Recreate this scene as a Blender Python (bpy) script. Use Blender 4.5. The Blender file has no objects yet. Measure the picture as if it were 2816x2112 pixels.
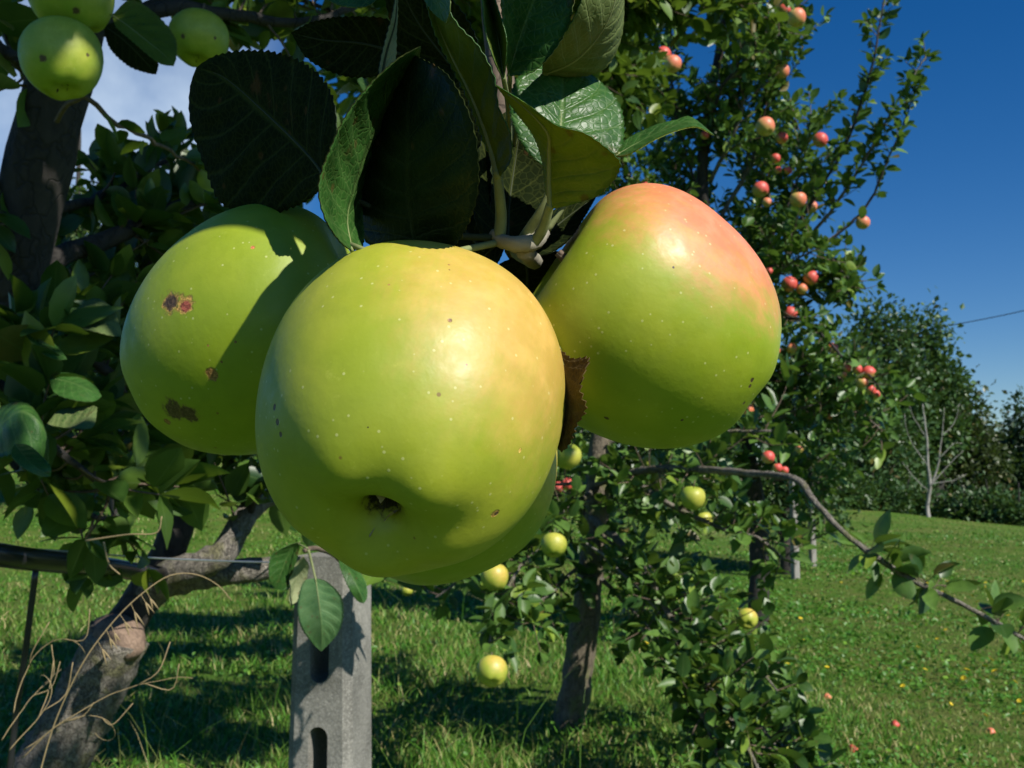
import bpy, math, random
import numpy as np
from mathutils import Vector, Matrix
from mathutils.bvhtree import BVHTree

S = bpy.context.scene
COL = S.collection
R_ = math.radians
PI = math.pi

# ------------------------------------------------------------------ camera
PITCH = R_(5.56)
CAM = np.array([0.0, 0.0, 0.8])
FW = np.array([0, math.cos(PITCH), math.sin(PITCH)])
UP = np.array([0, -math.sin(PITCH), math.cos(PITCH)])
RT = np.array([1.0, 0, 0])
cd = bpy.data.cameras.new('camera')
cam = bpy.data.objects.new('camera', cd)
COL.objects.link(cam)
cam.location = CAM
cam.rotation_euler = (PI / 2 + PITCH, 0, 0)
cd.sensor_width = 36
cd.lens = 36
cd.clip_start = 0.01
cd.clip_end = 2000
cd.dof.use_dof = True
cd.dof.focus_distance = 0.25
cd.dof.aperture_fstop = 60
S.camera = cam

# ------------------------------------------------------------------ light
SUN = np.array([0.52, -0.52, 0.68])
SUN /= np.linalg.norm(SUN)
EL = math.asin(SUN[2])
sd = bpy.data.lights.new('sun', 'SUN')
sd.energy = 5.0
sd.angle = R_(0.5)
sd.color = (1, 0.95, 0.86)
so = bpy.data.objects.new('sun', sd)
COL.objects.link(so)
so.rotation_euler = Vector(SUN).to_track_quat('Z', 'Y').to_euler()

w = bpy.data.worlds.new('World')
S.world = w
w.use_nodes = True
wn = w.node_tree
for n in list(wn.nodes):
    wn.nodes.remove(n)
sky = wn.nodes.new('ShaderNodeTexSky')
sky.sky_type = 'NISHITA'
sky.sun_disc = False
sky.sun_elevation = EL
sky.sun_rotation = math.atan2(SUN[0], SUN[1])
sky.altitude = 600
sky.air_density = 1.0
sky.dust_density = 0.0
sky.ozone_density = 4.0
bg = wn.nodes.new('ShaderNodeBackground')
bg.inputs[1].default_value = 0.074
wo = wn.nodes.new('ShaderNodeOutputWorld')

S.view_settings.view_transform = 'Standard'
S.view_settings.look = 'None'
S.view_settings.gamma = 1
S.view_settings.use_curve_mapping = False
S.view_settings.exposure = 0.3


def P(px, py, d):
    """point seen at photo pixel (px, py), d metres in front of the camera"""
    return CAM + d * (FW + (px - 1408) / 2816 * RT + (1056 - py) / 2816 * UP)


# a thin cirrus patch low in the sky on the left
def nd(nt, t, **kw):
    n = nt.nodes.new(t)
    for k, v in kw.items():
        setattr(n, k, v)
    return n


def cloud_world():
    nt = wn
    tc = nd(nt, 'ShaderNodeTexCoord')
    c = P(330, 330, 1) - CAM
    c = c / np.linalg.norm(c)
    dot = nd(nt, 'ShaderNodeVectorMath', operation='DOT_PRODUCT')
    nt.links.new(tc.outputs['Generated'], dot.inputs[0])
    dot.inputs[1].default_value = tuple(c)
    mr = nd(nt, 'ShaderNodeMapRange', interpolation_type='SMOOTHSTEP')
    mr.inputs['From Min'].default_value = math.cos(R_(11))
    mr.inputs['From Max'].default_value = math.cos(R_(2))
    nt.links.new(dot.outputs['Value'], mr.inputs['Value'])
    no = nd(nt, 'ShaderNodeTexNoise')
    no.inputs['Scale'].default_value = 7
    no.inputs['Detail'].default_value = 5
    nt.links.new(tc.outputs['Generated'], no.inputs['Vector'])
    m2 = nd(nt, 'ShaderNodeMapRange')
    m2.inputs['From Min'].default_value = 0.3
    m2.inputs['From Max'].default_value = 0.7
    m2.inputs['To Max'].default_value = 0.85
    nt.links.new(no.outputs['Fac'], m2.inputs['Value'])
    mu = nd(nt, 'ShaderNodeMath', operation='MULTIPLY')
    nt.links.new(mr.outputs[0], mu.inputs[0])
    nt.links.new(m2.outputs[0], mu.inputs[1])
    hs = nd(nt, 'ShaderNodeHueSaturation')
    hs.inputs['Saturation'].default_value = 1.36
    hs.inputs['Hue'].default_value = 0.508
    nt.links.new(sky.outputs[0], hs.inputs['Color'])
    mx = nd(nt, 'ShaderNodeMixRGB')
    nt.links.new(mu.outputs[0], mx.inputs[0])
    nt.links.new(hs.outputs[0], mx.inputs[1])
    mx.inputs[2].default_value = (8.0, 9.6, 11.2, 1)
    nt.links.new(mx.outputs[0], bg.inputs[0])
    nt.links.new(bg.outputs[0], wo.inputs[0])


cloud_world()


# ------------------------------------------------------------------ helpers
def unit(a):
    a = np.asarray(a, float)
    return a / (np.linalg.norm(a, axis=-1, keepdims=True) + 1e-12)


def tag(o, label=None, cat=None, group=None, kind=None):
    if label: o['label'] = label
    if cat: o['category'] = cat
    if group: o['group'] = group
    if kind: o['kind'] = kind
    return o


def empty(name, loc):
    o = bpy.data.objects.new(name, None)
    o.empty_display_size = 0.02
    COL.objects.link(o)
    o.location = tuple(loc)
    return o


class MB:
    """collects vertices and faces, links them as one mesh object"""

    def __init__(s):
        s.V, s.UV, s.F4, s.F3, s.M4, s.M3 = [], [], [], [], [], []
        s.n = 0

    def add(s, v, f4=None, f3=None, uv=None, mi=0):
        v = np.asarray(v, float).reshape(-1, 3)
        s.V.append(v)
        s.UV.append(np.zeros((len(v), 2)) if uv is None else np.asarray(uv, float).reshape(-1, 2))
        if f4 is not None and len(f4):
            f4 = np.asarray(f4, int).reshape(-1, 4)
            s.F4.append(f4 + s.n)
            s.M4.append(np.full(len(f4), mi))
        if f3 is not None and len(f3):
            f3 = np.asarray(f3, int).reshape(-1, 3)
            s.F3.append(f3 + s.n)
            s.M3.append(np.full(len(f3), mi))
        s.n += len(v)

    def tube(s, pts, rad, sides=8, lump=0.0, rng=None, cap=True, mi=0):
        pts = np.asarray(pts, float)
        n = len(pts)
        rad = np.broadcast_to(np.asarray(rad, float), (n,)).copy()
        T = np.gradient(pts, axis=0)
        T = unit(T)
        a = np.array([0, 0, 1.0]) if abs(T[0][2]) < 0.9 else np.array([1.0, 0, 0])
        nrm = unit(np.cross(T[0], a))
        ang = np.linspace(0, 2 * PI, sides, endpoint=False)
        rings = []
        L = np.concatenate([[0], np.cumsum(np.linalg.norm(np.diff(pts, axis=0), axis=1))])
        uvs = []
        for i in range(n):
            nrm = unit(nrm - T[i] * np.dot(nrm, T[i]))
            b = np.cross(T[i], nrm)
            r = np.full(sides, rad[i])
            if lump and rng is not None:
                r = r * (1 + lump * rng.standard_normal(sides))
            rings.append(pts[i] + (np.cos(ang) * r)[:, None] * nrm + (np.sin(ang) * r)[:, None] * b)
            uvs.append(np.stack([ang / (2 * PI), np.full(sides, L[i])], 1))
        v = np.concatenate(rings)
        i, j = np.meshgrid(np.arange(n - 1), np.arange(sides), indexing='ij')
        j2 = (j + 1) % sides
        f = np.stack([i * sides + j, i * sides + j2, (i + 1) * sides + j2, (i + 1) * sides + j], -1).reshape(-1, 4)
        f3 = []
        if cap:
            v = np.concatenate([v, pts[:1], pts[-1:]])
            uvs.append(np.zeros((2, 2)))
            c0, c1 = n * sides, n * sides + 1
            for k in range(sides):
                k2 = (k + 1) % sides
                f3.append((c0, k2, k))
                f3.append((c1, (n - 1) * sides + k, (n - 1) * sides + k2))
        s.add(v, f, f3, np.concatenate(uvs), mi)

    def build(s, name, mats, parent=None, loc=None, smooth=True):
        me = bpy.data.meshes.new(name)
        V = np.concatenate(s.V) if s.V else np.zeros((0, 3))
        UV = np.concatenate(s.UV) if s.UV else np.zeros((0, 2))
        F4 = np.concatenate(s.F4) if s.F4 else np.zeros((0, 4), int)
        F3 = np.concatenate(s.F3) if s.F3 else np.zeros((0, 3), int)
        M = np.concatenate(s.M4 + s.M3) if (s.M4 or s.M3) else np.zeros(0, int)
        if loc is not None:
            V = V - np.asarray(loc)
        lv = np.concatenate([F4.ravel(), F3.ravel()]).astype(np.int32)
        tot = np.concatenate([np.full(len(F4), 4), np.full(len(F3), 3)]).astype(np.int32)
        st = (np.cumsum(tot) - tot).astype(np.int32)
        me.vertices.add(len(V))
        me.vertices.foreach_set('co', V.ravel())
        me.loops.add(len(lv))
        me.loops.foreach_set('vertex_index', lv)
        me.polygons.add(len(tot))
        me.polygons.foreach_set('loop_start', st)
        me.polygons.foreach_set('loop_total', tot)
        me.polygons.foreach_set('material_index', M.astype(np.int32))
        me.polygons.foreach_set('use_smooth', np.full(len(tot), smooth))
        ul = me.uv_layers.new(name='UVMap')
        ul.data.foreach_set('uv', UV[lv].ravel())
        me.update(calc_edges=True)
        me.validate()
        for m in (mats if isinstance(mats, (list, tuple)) else [mats]):
            me.materials.append(m)
        o = bpy.data.objects.new(name, me)
        COL.objects.link(o)
        if parent is not None:
            o.parent = parent
            pl = np.array(parent.location) if loc is None else None
            if loc is None:
                # vertices are world coordinates: undo the parent's offset
                q = parent
                off = Vector((0, 0, 0))
                while q is not None:
                    off += q.location
                    q = q.parent
                o.location = -off
        elif loc is not None:
            o.location = tuple(loc)
        return o


def smooth_path(pts, n):
    """Catmull-Rom resample to n points"""
    p = np.asarray(pts, float)
    if len(p) == 2:
        return p[0] + np.linspace(0, 1, n)[:, None] * (p[1] - p[0])
    q = np.concatenate([[2 * p[0] - p[1]], p, [2 * p[-1] - p[-2]]])
    seg = np.linalg.norm(np.diff(p, axis=0), axis=1)
    cl = np.concatenate([[0], np.cumsum(seg)])
    out = []
    for s in np.linspace(0, cl[-1], n):
        i = min(max(np.searchsorted(cl, s, 'right') - 1, 0), len(p) - 2)
        t = (s - cl[i]) / (seg[i] + 1e-12)
        p0, p1, p2, p3 = q[i], q[i + 1], q[i + 2], q[i + 3]
        out.append(0.5 * ((2 * p1) + (-p0 + p2) * t + (2 * p0 - 5 * p1 + 4 * p2 - p3) * t * t + (-p0 + 3 * p1 - 3 * p2 + p3) * t ** 3))
    return np.array(out)


def PP(lst):
    return np.array([P(*a) for a in lst])


# ------------------------------------------------------------------ materials
def new_mat(name):
    m = bpy.data.materials.new(name)
    m.use_nodes = True
    nt = m.node_tree
    b = nt.nodes['Principled BSDF']
    return m, nt, b, nt.nodes['Material Output']


def noise(nt, scale, detail=4, coord=None, rough=0.55, dist=0.0):
    n = nd(nt, 'ShaderNodeTexNoise')
    n.inputs['Scale'].default_value = scale
    n.inputs['Detail'].default_value = detail
    n.inputs['Roughness'].default_value = rough
    n.inputs['Distortion'].default_value = dist
    if coord is not None:
        nt.links.new(coord, n.inputs['Vector'])
    return n.outputs['Fac']


def ramp(nt, fac, stops):
    r = nd(nt, 'ShaderNodeValToRGB')
    el = r.color_ramp.elements
    while len(el) < len(stops):
        el.new(0.5)
    for e, (p, c) in zip(el, stops):
        e.position = p
        e.color = (*c, 1)
    nt.links.new(fac, r.inputs[0])
    return r.outputs[0]


def rng_map(nt, v, a, b, c=0.0, d=1.0, smooth=True):
    m = nd(nt, 'ShaderNodeMapRange')
    if smooth: m.interpolation_type = 'SMOOTHSTEP'
    for k, x in zip(('From Min', 'From Max', 'To Min', 'To Max'), (a, b, c, d)):
        m.inputs[k].default_value = x
    nt.links.new(v, m.inputs['Value'])
    return m.outputs[0]


def math_(nt, op, a, b=None):
    m = nd(nt, 'ShaderNodeMath', operation=op)
    for i, x in enumerate((a, b)):
        if x is None: continue
        if isinstance(x, (int, float)):
            m.inputs[i].default_value = x
        else:
            nt.links.new(x, m.inputs[i])
    return m.outputs[0]


def mix(nt, f, a, b, blend='MIX'):
    m = nd(nt, 'ShaderNodeMixRGB', blend_type=blend)
    for i, x in enumerate((f, a, b)):
        if isinstance(x, (int, float)):
            m.inputs[i].default_value = x
        elif isinstance(x, tuple):
            m.inputs[i].default_value = (*x, 1)
        else:
            nt.links.new(x, m.inputs[i])
    return m.outputs[0]


def bump(nt, h, b, strength=0.3, dist=0.001):
    n = nd(nt, 'ShaderNodeBump')
    n.inputs['Strength'].default_value = strength
    n.inputs['Distance'].default_value = dist
    nt.links.new(h, n.inputs['Height'])
    nt.links.new(n.outputs[0], b.inputs['Normal'])


def objco(nt):
    return nd(nt, 'ShaderNodeTexCoord').outputs['Object']


def apple_mat(name, base, pale, blush, bdir, blo=0.35, bhi=0.85, bamt=0.9, spots=(), size=0.04, fine=True, rough=0.45):
    m, nt, b, out = new_mat(name)
    co = objco(nt)
    nn = noise(nt, 0.9 / size, 3, co)
    c = mix(nt, rng_map(nt, nn, 0.35, 0.7), base, pale)
    # blush on the side that grew in the sun
    nv = nd(nt, 'ShaderNodeVectorMath', operation='NORMALIZE')
    nt.links.new(co, nv.inputs[0])
    dt = nd(nt, 'ShaderNodeVectorMath', operation='DOT_PRODUCT')
    nt.links.new(nv.outputs[0], dt.inputs[0])
    dt.inputs[1].default_value = tuple(bdir)
    mp = nd(nt, 'ShaderNodeMapping')
    mp.inputs['Scale'].default_value = (1, 1, 0.16)
    nt.links.new(co, mp.inputs[0])
    streak = noise(nt, 9 / size, 5, mp.outputs[0], 0.7, 0.3)
    st = math_(nt, 'ADD', math_(nt, 'MULTIPLY', noise(nt, 3.2 / size, 5, co, 0.65, 0.4), 0.55), math_(nt, 'MULTIPLY', streak, 0.45))
    c = mix(nt, rng_map(nt, noise(nt, 4.5 / size, 6, co, 0.7), 0.45, 0.75, 0, 0.28), c, tuple(x * 0.72 for x in base))
    c = mix(nt, rng_map(nt, noise(nt, 13 / size, 4, co, 0.7), 0.6, 0.75, 0, 0.22), c, tuple(min(1, x * 1.25 + .05) for x in pale))
    f = math_(nt, 'ADD', dt.outputs['Value'], math_(nt, 'MULTIPLY', math_(nt, 'SUBTRACT', st, 0.5), 0.9))
    f = rng_map(nt, f, blo, bhi, 0, bamt)
    bl = mix(nt, rng_map(nt, noise(nt, 5 / size, 4, co, 0.6), 0.35, 0.7), blush, tuple(min(1, x * 1.25 + .03) for x in blush))
    c = mix(nt, f, c, bl)
    if fine:
        vo = nd(nt, 'ShaderNodeTexVoronoi')
        vo.inputs['Scale'].default_value = 11.5 / size
        nt.links.new(co, vo.inputs['Vector'])
        dots = rng_map(nt, vo.outputs['Distance'], 0.07, 0.14, 1, 0)
        sel = math_(nt, 'GREATER_THAN', noise(nt, 1.6 / size, 1, co), 0.36)
        dots = math_(nt, 'MULTIPLY', dots, math_(nt, 'MULTIPLY', sel, 0.4))
        c = mix(nt, dots, c, (0.72, 0.72, 0.34))
        v2 = nd(nt, 'ShaderNodeTexVoronoi')
        v2.inputs['Scale'].default_value = 3.1 / size
        nt.links.new(co, v2.inputs['Vector'])
        d2 = rng_map(nt, v2.outputs['Distance'], 0.03, 0.055, 0.7, 0)
        c = mix(nt, d2, c, (0.16, 0.06, 0.02))
    wob = noise(nt, 22 / size, 3, co)
    scar = None
    crk = noise(nt, 45 / size, 4, co, 0.7)
    for (pt, r, colr) in spots:
        sb = nd(nt, 'ShaderNodeVectorMath', operation='DISTANCE')
        nt.links.new(co, sb.inputs[0])
        sb.inputs[1].default_value = tuple(pt)
        dd = math_(nt, 'ADD', sb.outputs['Value'], math_(nt, 'MULTIPLY', math_(nt, 'SUBTRACT', wob, 0.5), r * 1.5))
        if r > size * .012:
            c = mix(nt, rng_map(nt, dd, r * 0.95, r * 1.35, 0.4, 0), c, (0.2, 0.15, 0.03))
        core = rng_map(nt, dd, r * 0.75, r * 1.1, 0.95, 0)
        c = mix(nt, core, c, mix(nt, rng_map(nt, crk, 0.4, 0.62), colr, tuple(min(1, x * 2.4 + .02) for x in colr)))
        if r > size * .012:
            scar = core if scar is None else math_(nt, 'MAXIMUM', scar, core)
    nt.links.new(c, b.inputs['Base Color'])
    b.inputs['Roughness'].default_value = rough
    nt.links.new(rng_map(nt, noise(nt, 6 / size, 4, co), 0.3, 0.7, rough - 0.03, rough + 0.1), b.inputs['Roughness'])
    b.inputs['Specular IOR Level'].default_value = 0.55
    if fine:
        b.inputs['Subsurface Weight'].default_value = 0.08
        b.inputs['Subsurface Radius'].default_value = (0.006, 0.006, 0.0012)
        b.inputs['Subsurface Scale'].default_value = 0.5
        h = math_(nt, 'ADD', math_(nt, 'MULTIPLY', noise(nt, 14 / size, 2, co), 0.6), math_(nt, 'MULTIPLY', dots, 0.25))
        if scar is not None:
            h = math_(nt, 'SUBTRACT', h, math_(nt, 'MULTIPLY', scar, math_(nt, 'ADD', 2.2, math_(nt, 'MULTIPLY', crk, 2.5))))
        bump(nt, h, b, 0.2, 0.0007)
    return m


def leaf_mat(name, dark, light, rough=0.38, trans=0.12, tcol=(0.25, 0.35, 0.03), fine=True, stain=(0.1, 0.05, 0.02), stainf=0.12, spec=0.5, vein=(0.15, 0.23, 0.07), veinf=0.28):
    m, nt, b, out = new_mat(name)
    uv = nd(nt, 'ShaderNodeTexCoord').outputs['UV']
    co = objco(nt)
    isl = nd(nt, 'ShaderNodeNewGeometry').outputs['Random Per Island']
    if fine:
        f = math_(nt, 'MULTIPLY', noise(nt, 90, 4, co), 1.0)
        c = mix(nt, rng_map(nt, f, 0.3, 0.7), dark, light)
    else:
        c = mix(nt, isl, dark, light)
        i2 = math_(nt, 'FRACT', math_(nt, 'MULTIPLY', isl, 37.0))
        c = mix(nt, rng_map(nt, i2, 0.90, 0.93, 0, 0.75), c, tuple(x * k for x, k in zip(light, (2.0, 1.5, .9))))
        c = mix(nt, math_(nt, 'MULTIPLY', math_(nt, 'GREATER_THAN', i2, 0.985), 0.8), c, (0.14, 0.08, 0.03))
        c = mix(nt, rng_map(nt, noise(nt, 60, 3, co), 0.4, 0.7, 0, 0.35), c, dark)
    sx = nd(nt, 'ShaderNodeSeparateXYZ')
    nt.links.new(uv, sx.inputs[0])
    u = math_(nt, 'ABSOLUTE', math_(nt, 'MULTIPLY', math_(nt, 'SUBTRACT', sx.outputs[0], 0.5), 2))
    mid = rng_map(nt, u, 0.02, 0.07, 1, 0)
    if fine:
        wv = math_(nt, 'MULTIPLY', math_(nt, 'SUBTRACT', noise(nt, 30, 2, co), 0.5), 0.1)
        ph = math_(nt, 'FRACT', math_(nt, 'MULTIPLY', math_(nt, 'ADD', math_(nt, 'SUBTRACT', sx.outputs[1], math_(nt, 'MULTIPLY', u, 0.22)), wv), 8.0))
        dv = math_(nt, 'ABSOLUTE', math_(nt, 'SUBTRACT', ph, 0.5))
        side = rng_map(nt, dv, 0.02, 0.09, 1, 0)
        vo = nd(nt, 'ShaderNodeTexVoronoi', feature='DISTANCE_TO_EDGE')
        vo.inputs['Scale'].default_value = 420
        nt.links.new(co, vo.inputs['Vector'])
        net = rng_map(nt, vo.outputs['Distance'], 0.0, 0.16, 1, 0)
        veins = math_(nt, 'MAXIMUM', mid, math_(nt, 'MULTIPLY', side, 0.65))
        c = mix(nt, math_(nt, 'MULTIPLY', veins, veinf), c, vein)
        c = mix(nt, math_(nt, 'MULTIPLY', net, 0.18), c, vein)
        sp = rng_map(nt, noise(nt, 55, 5, co, 0.6), 0.62, 0.72, 0, stainf * 5)
        c = mix(nt, sp, c, stain)
        v3 = nd(nt, 'ShaderNodeTexVoronoi')
        v3.inputs['Scale'].default_value = 95
        nt.links.new(co, v3.inputs['Vector'])
        c = mix(nt, rng_map(nt, v3.outputs['Distance'], 0.08, 0.16, stainf * 4, 0), c, stain)
        puff = math_(nt, 'ADD', math_(nt, 'MULTIPLY', veins, -1.0), math_(nt, 'ADD', math_(nt, 'MULTIPLY', net, -0.35), math_(nt, 'MULTIPLY', noise(nt, 160, 3, co), 0.9)))
        bump(nt, puff, b, 0.4, 0.0006)
    else:
        c = mix(nt, math_(nt, 'MULTIPLY', mid, 0.35), c, vein)
        sp = rng_map(nt, noise(nt, 25, 3, co, 0.6), 0.66, 0.74, 0, stainf * 3)
        c = mix(nt, sp, c, stain)
    nt.links.new(c, b.inputs['Base Color'])
    b.inputs['Roughness'].default_value = rough
    b.inputs['Specular IOR Level'].default_value = spec
    tr = nd(nt, 'ShaderNodeBsdfTranslucent')
    tr.inputs[0].default_value = (*tcol, 1)
    ms = nd(nt, 'ShaderNodeMixShader')
    ms.inputs[0].default_value = trans
    nt.links.new(b.outputs[0], ms.inputs[1])
    nt.links.new(tr.outputs[0], ms.inputs[2])
    nt.links.new(ms.outputs[0], out.inputs[0])
    return m


def bark_mat(name, a, b_, scale=30, bs=0.6, dist=0.004, streak=4.0, moss=None):
    m, nt, b, out = new_mat(name)
    co = objco(nt)
    n1 = noise(nt, scale, 6, co, 0.65, 0.3)
    mp = nd(nt, 'ShaderNodeMapping')
    mp.inputs['Scale'].default_value = (1, 1, 1 / streak)
    nt.links.new(co, mp.inputs[0])
    n2 = noise(nt, scale * 2.5, 5, mp.outputs[0], 0.7, 0.6)
    f = math_(nt, 'MULTIPLY', math_(nt, 'ADD', n1, n2), 0.5)
    c = ramp(nt, f, [(0.3, a), (0.5, tuple((x + y) / 2 for x, y in zip(a, b_))), (0.68, b_)])
    if moss:
        c = mix(nt, rng_map(nt, noise(nt, scale * 0.5, 4, co), 0.5, 0.66, 0, 0.7), c, moss)
    vo = nd(nt, 'ShaderNodeTexVoronoi', feature='DISTANCE_TO_EDGE')
    vo.inputs['Scale'].default_value = scale * 1.3
    wm = nd(nt, 'ShaderNodeMixRGB')
    wm.inputs[0].default_value = 0.06
    nt.links.new(mp.outputs[0], wm.inputs[1])
    wn_ = nd(nt, 'ShaderNodeTexNoise')
    wn_.inputs['Scale'].default_value = scale
    nt.links.new(co, wn_.inputs['Vector'])
    nt.links.new(wn_.outputs['Color'], wm.inputs[2])
    nt.links.new(wm.outputs[0], vo.inputs['Vector'])
    crack = rng_map(nt, vo.outputs['Distance'], 0.0, 0.09, 1, 0)
    c = mix(nt, math_(nt, 'MULTIPLY', crack, 0.5), c, tuple(x * .5 for x in a))
    nt.links.new(c, b.inputs['Base Color'])
    b.inputs['Roughness'].default_value = 0.85
    f = math_(nt, 'SUBTRACT', f, math_(nt, 'MULTIPLY', crack, 0.35))
    bump(nt, f, b, bs, dist)
    return m


def plain_mat(name, c, rough=0.6, var=0.25, scale=40, metal=0.0, bs=0.1):
    m, nt, b, out = new_mat(name)
    co = objco(nt)
    n = noise(nt, scale, 4, co)
    nt.links.new(mix(nt, n, tuple(x * (1 - var) for x in c), tuple(min(1, x * (1 + var)) for x in c)), b.inputs['Base Color'])
    b.inputs['Roughness'].default_value = rough
    b.inputs['Metallic'].default_value = metal
    bump(nt, n, b, bs, 0.001)
    return m


def concrete_mat():
    m, nt, b, out = new_mat('rough_concrete')
    co = objco(nt)
    n1 = noise(nt, 14, 5, co)
    n2 = noise(nt, 220, 4, co, 0.7)
    vo = nd(nt, 'ShaderNodeTexVoronoi')
    vo.inputs['Scale'].default_value = 320
    nt.links.new(co, vo.inputs['Vector'])
    f = math_(nt, 'MULTIPLY', math_(nt, 'ADD', n1, n2), 0.5)
    c = ramp(nt, f, [(0.34, (0.09, 0.088, 0.075)), (0.5, (0.19, 0.185, 0.16)), (0.66, (0.32, 0.31, 0.27))])
    c = mix(nt, rng_map(nt, vo.outputs['Distance'], 0.1, 0.4, 0.6, 0), c, (0.42, 0.41, 0.37))
    c = mix(nt, rng_map(nt, noise(nt, 9, 5, co), 0.56, 0.7, 0, 0.6), c, (0.08, 0.08, 0.06))
    nt.links.new(c, b.inputs['Base Color'])
    b.inputs['Roughness'].default_value = 0.9
    bump(nt, math_(nt, 'ADD', n2, math_(nt, 'MULTIPLY', vo.outputs['Distance'], 0.4)), b, 0.5, 0.0012)
    return m


M = {}
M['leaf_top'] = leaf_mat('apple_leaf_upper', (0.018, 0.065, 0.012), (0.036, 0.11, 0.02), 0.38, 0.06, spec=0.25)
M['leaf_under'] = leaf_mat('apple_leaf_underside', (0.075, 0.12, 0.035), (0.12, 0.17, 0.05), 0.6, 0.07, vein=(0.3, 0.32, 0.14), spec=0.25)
M['leaf_shade'] = leaf_mat('apple_leaf_upper_shade_painted', (0.005, 0.014, 0.004), (0.009, 0.022, 0.006), 0.5, 0.01, vein=(0.04, 0.05, 0.02), veinf=0.3, spec=0.2)  # upper leaf side darkened: deep shade put into the colour
M['leaf_shade_under'] = leaf_mat('apple_leaf_underside_shade_painted', (0.008, 0.014, 0.004), (0.014, 0.021, 0.006), 0.8, 0.01, vein=(0.07, 0.085, 0.02), spec=0.03, veinf=0.5)  # matching underside, its shade put into the colour as well
M['leaf_yellow'] = leaf_mat('yellowing_leaf_underside', (0.13, 0.21, 0.012), (0.21, 0.29, 0.02), 0.55, 0.40, tcol=(0.36, 0.48, 0.03), vein=(0.36, 0.38, 0.08), stain=(0.14, 0.05, 0.012), stainf=0.16, spec=0.3)
M['leaf_olive'] = leaf_mat('olive_leaf_underside', (0.08, 0.135, 0.014), (0.13, 0.19, 0.022), 0.5, 0.35, tcol=(0.34, 0.42, 0.03), vein=(0.24, 0.28, 0.06), spec=0.3)
M['leaf_pale'] = leaf_mat('pale_downy_leaf_underside', (0.20, 0.24, 0.11), (0.3, 0.33, 0.17), 0.8, 0.08, vein=(0.36, 0.38, 0.22), spec=0.1)
M['leaf_brown'] = leaf_mat('withered_leaf', (0.04, 0.026, 0.009), (0.10, 0.068, 0.018), 0.85, 0.02, tcol=(0.4, 0.2, 0.03), vein=(0.16, 0.11, 0.03), stain=(0.05, 0.02, 0.01), stainf=0.2, spec=0.2)
M['petiole'] = plain_mat('downy_petiole', (0.20, 0.23, 0.09), 0.8, 0.3, 300)
M['petiole_dark'] = plain_mat('midrib_shade_painted', (0.03, 0.04, 0.012), 0.8, 0.3, 300)  # midrib for the darkened leaves, shade put into the colour
M['spur'] = plain_mat('downy_spur', (0.28, 0.26, 0.2), 0.9, 0.35, 260, bs=0.4)
M['twig'] = bark_mat('twig_bark', (0.07, 0.05, 0.035), (0.22, 0.16, 0.11), 60, 0.4, 0.002)
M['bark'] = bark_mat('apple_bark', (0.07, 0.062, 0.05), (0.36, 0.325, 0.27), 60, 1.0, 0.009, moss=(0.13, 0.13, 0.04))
M['bark_dark'] = bark_mat('apple_bark_shade_painted', (0.018, 0.016, 0.014), (0.06, 0.052, 0.045), 26, 0.7, 0.005)  # darkened copy of the bark: shade on trunks and limbs put into the colour
M['bark_pale'] = bark_mat('pale_bark', (0.20, 0.19, 0.165), (0.40, 0.385, 0.35), 8, 0.3, 0.004)
M['cut_wood'] = bark_mat('weathered_cut_wood', (0.15, 0.10, 0.07), (0.30, 0.21, 0.15), 40, 0.4, 0.002)
M['fol_near'] = leaf_mat('near_foliage', (0.018, 0.06, 0.012), (0.11, 0.19, 0.025), 0.42, 0.2, fine=False, tcol=(0.22, 0.36, 0.03))
M['fol_mid'] = leaf_mat('orchard_foliage', (0.018, 0.062, 0.012), (0.125, 0.235, 0.04), 0.42, 0.18, fine=False, tcol=(0.2, 0.34, 0.04))
M['fol_pink'] = leaf_mat('red_apple_tree_foliage', (0.02, 0.068, 0.014), (0.125, 0.235, 0.045), 0.42, 0.2, fine=False, tcol=(0.18, 0.33, 0.04))
M['calyx'] = plain_mat('dried_calyx', (0.03, 0.02, 0.014), 0.9, 0.6, 400)
M['sepal'] = plain_mat('dried_sepal', (0.38, 0.30, 0.25), 0.9, 0.5, 500)
M['concrete'] = concrete_mat()
M['hose'] = plain_mat('black_polythene', (0.02, 0.021, 0.024), 0.26, 0.3, 30)
M['wire'] = plain_mat('galvanised_wire', (0.6, 0.62, 0.64), 0.35, 0.15, 60, metal=0.9)
M['straw'] = plain_mat('dry_straw', (0.30, 0.225, 0.11), 0.7, 0.3, 120)
M['cable'] = plain_mat('power_cable_sheath', (0.03, 0.03, 0.035), 0.6)
M['yellow'] = plain_mat('yellow_petals', (0.72, 0.55, 0.02), 0.6)


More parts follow.
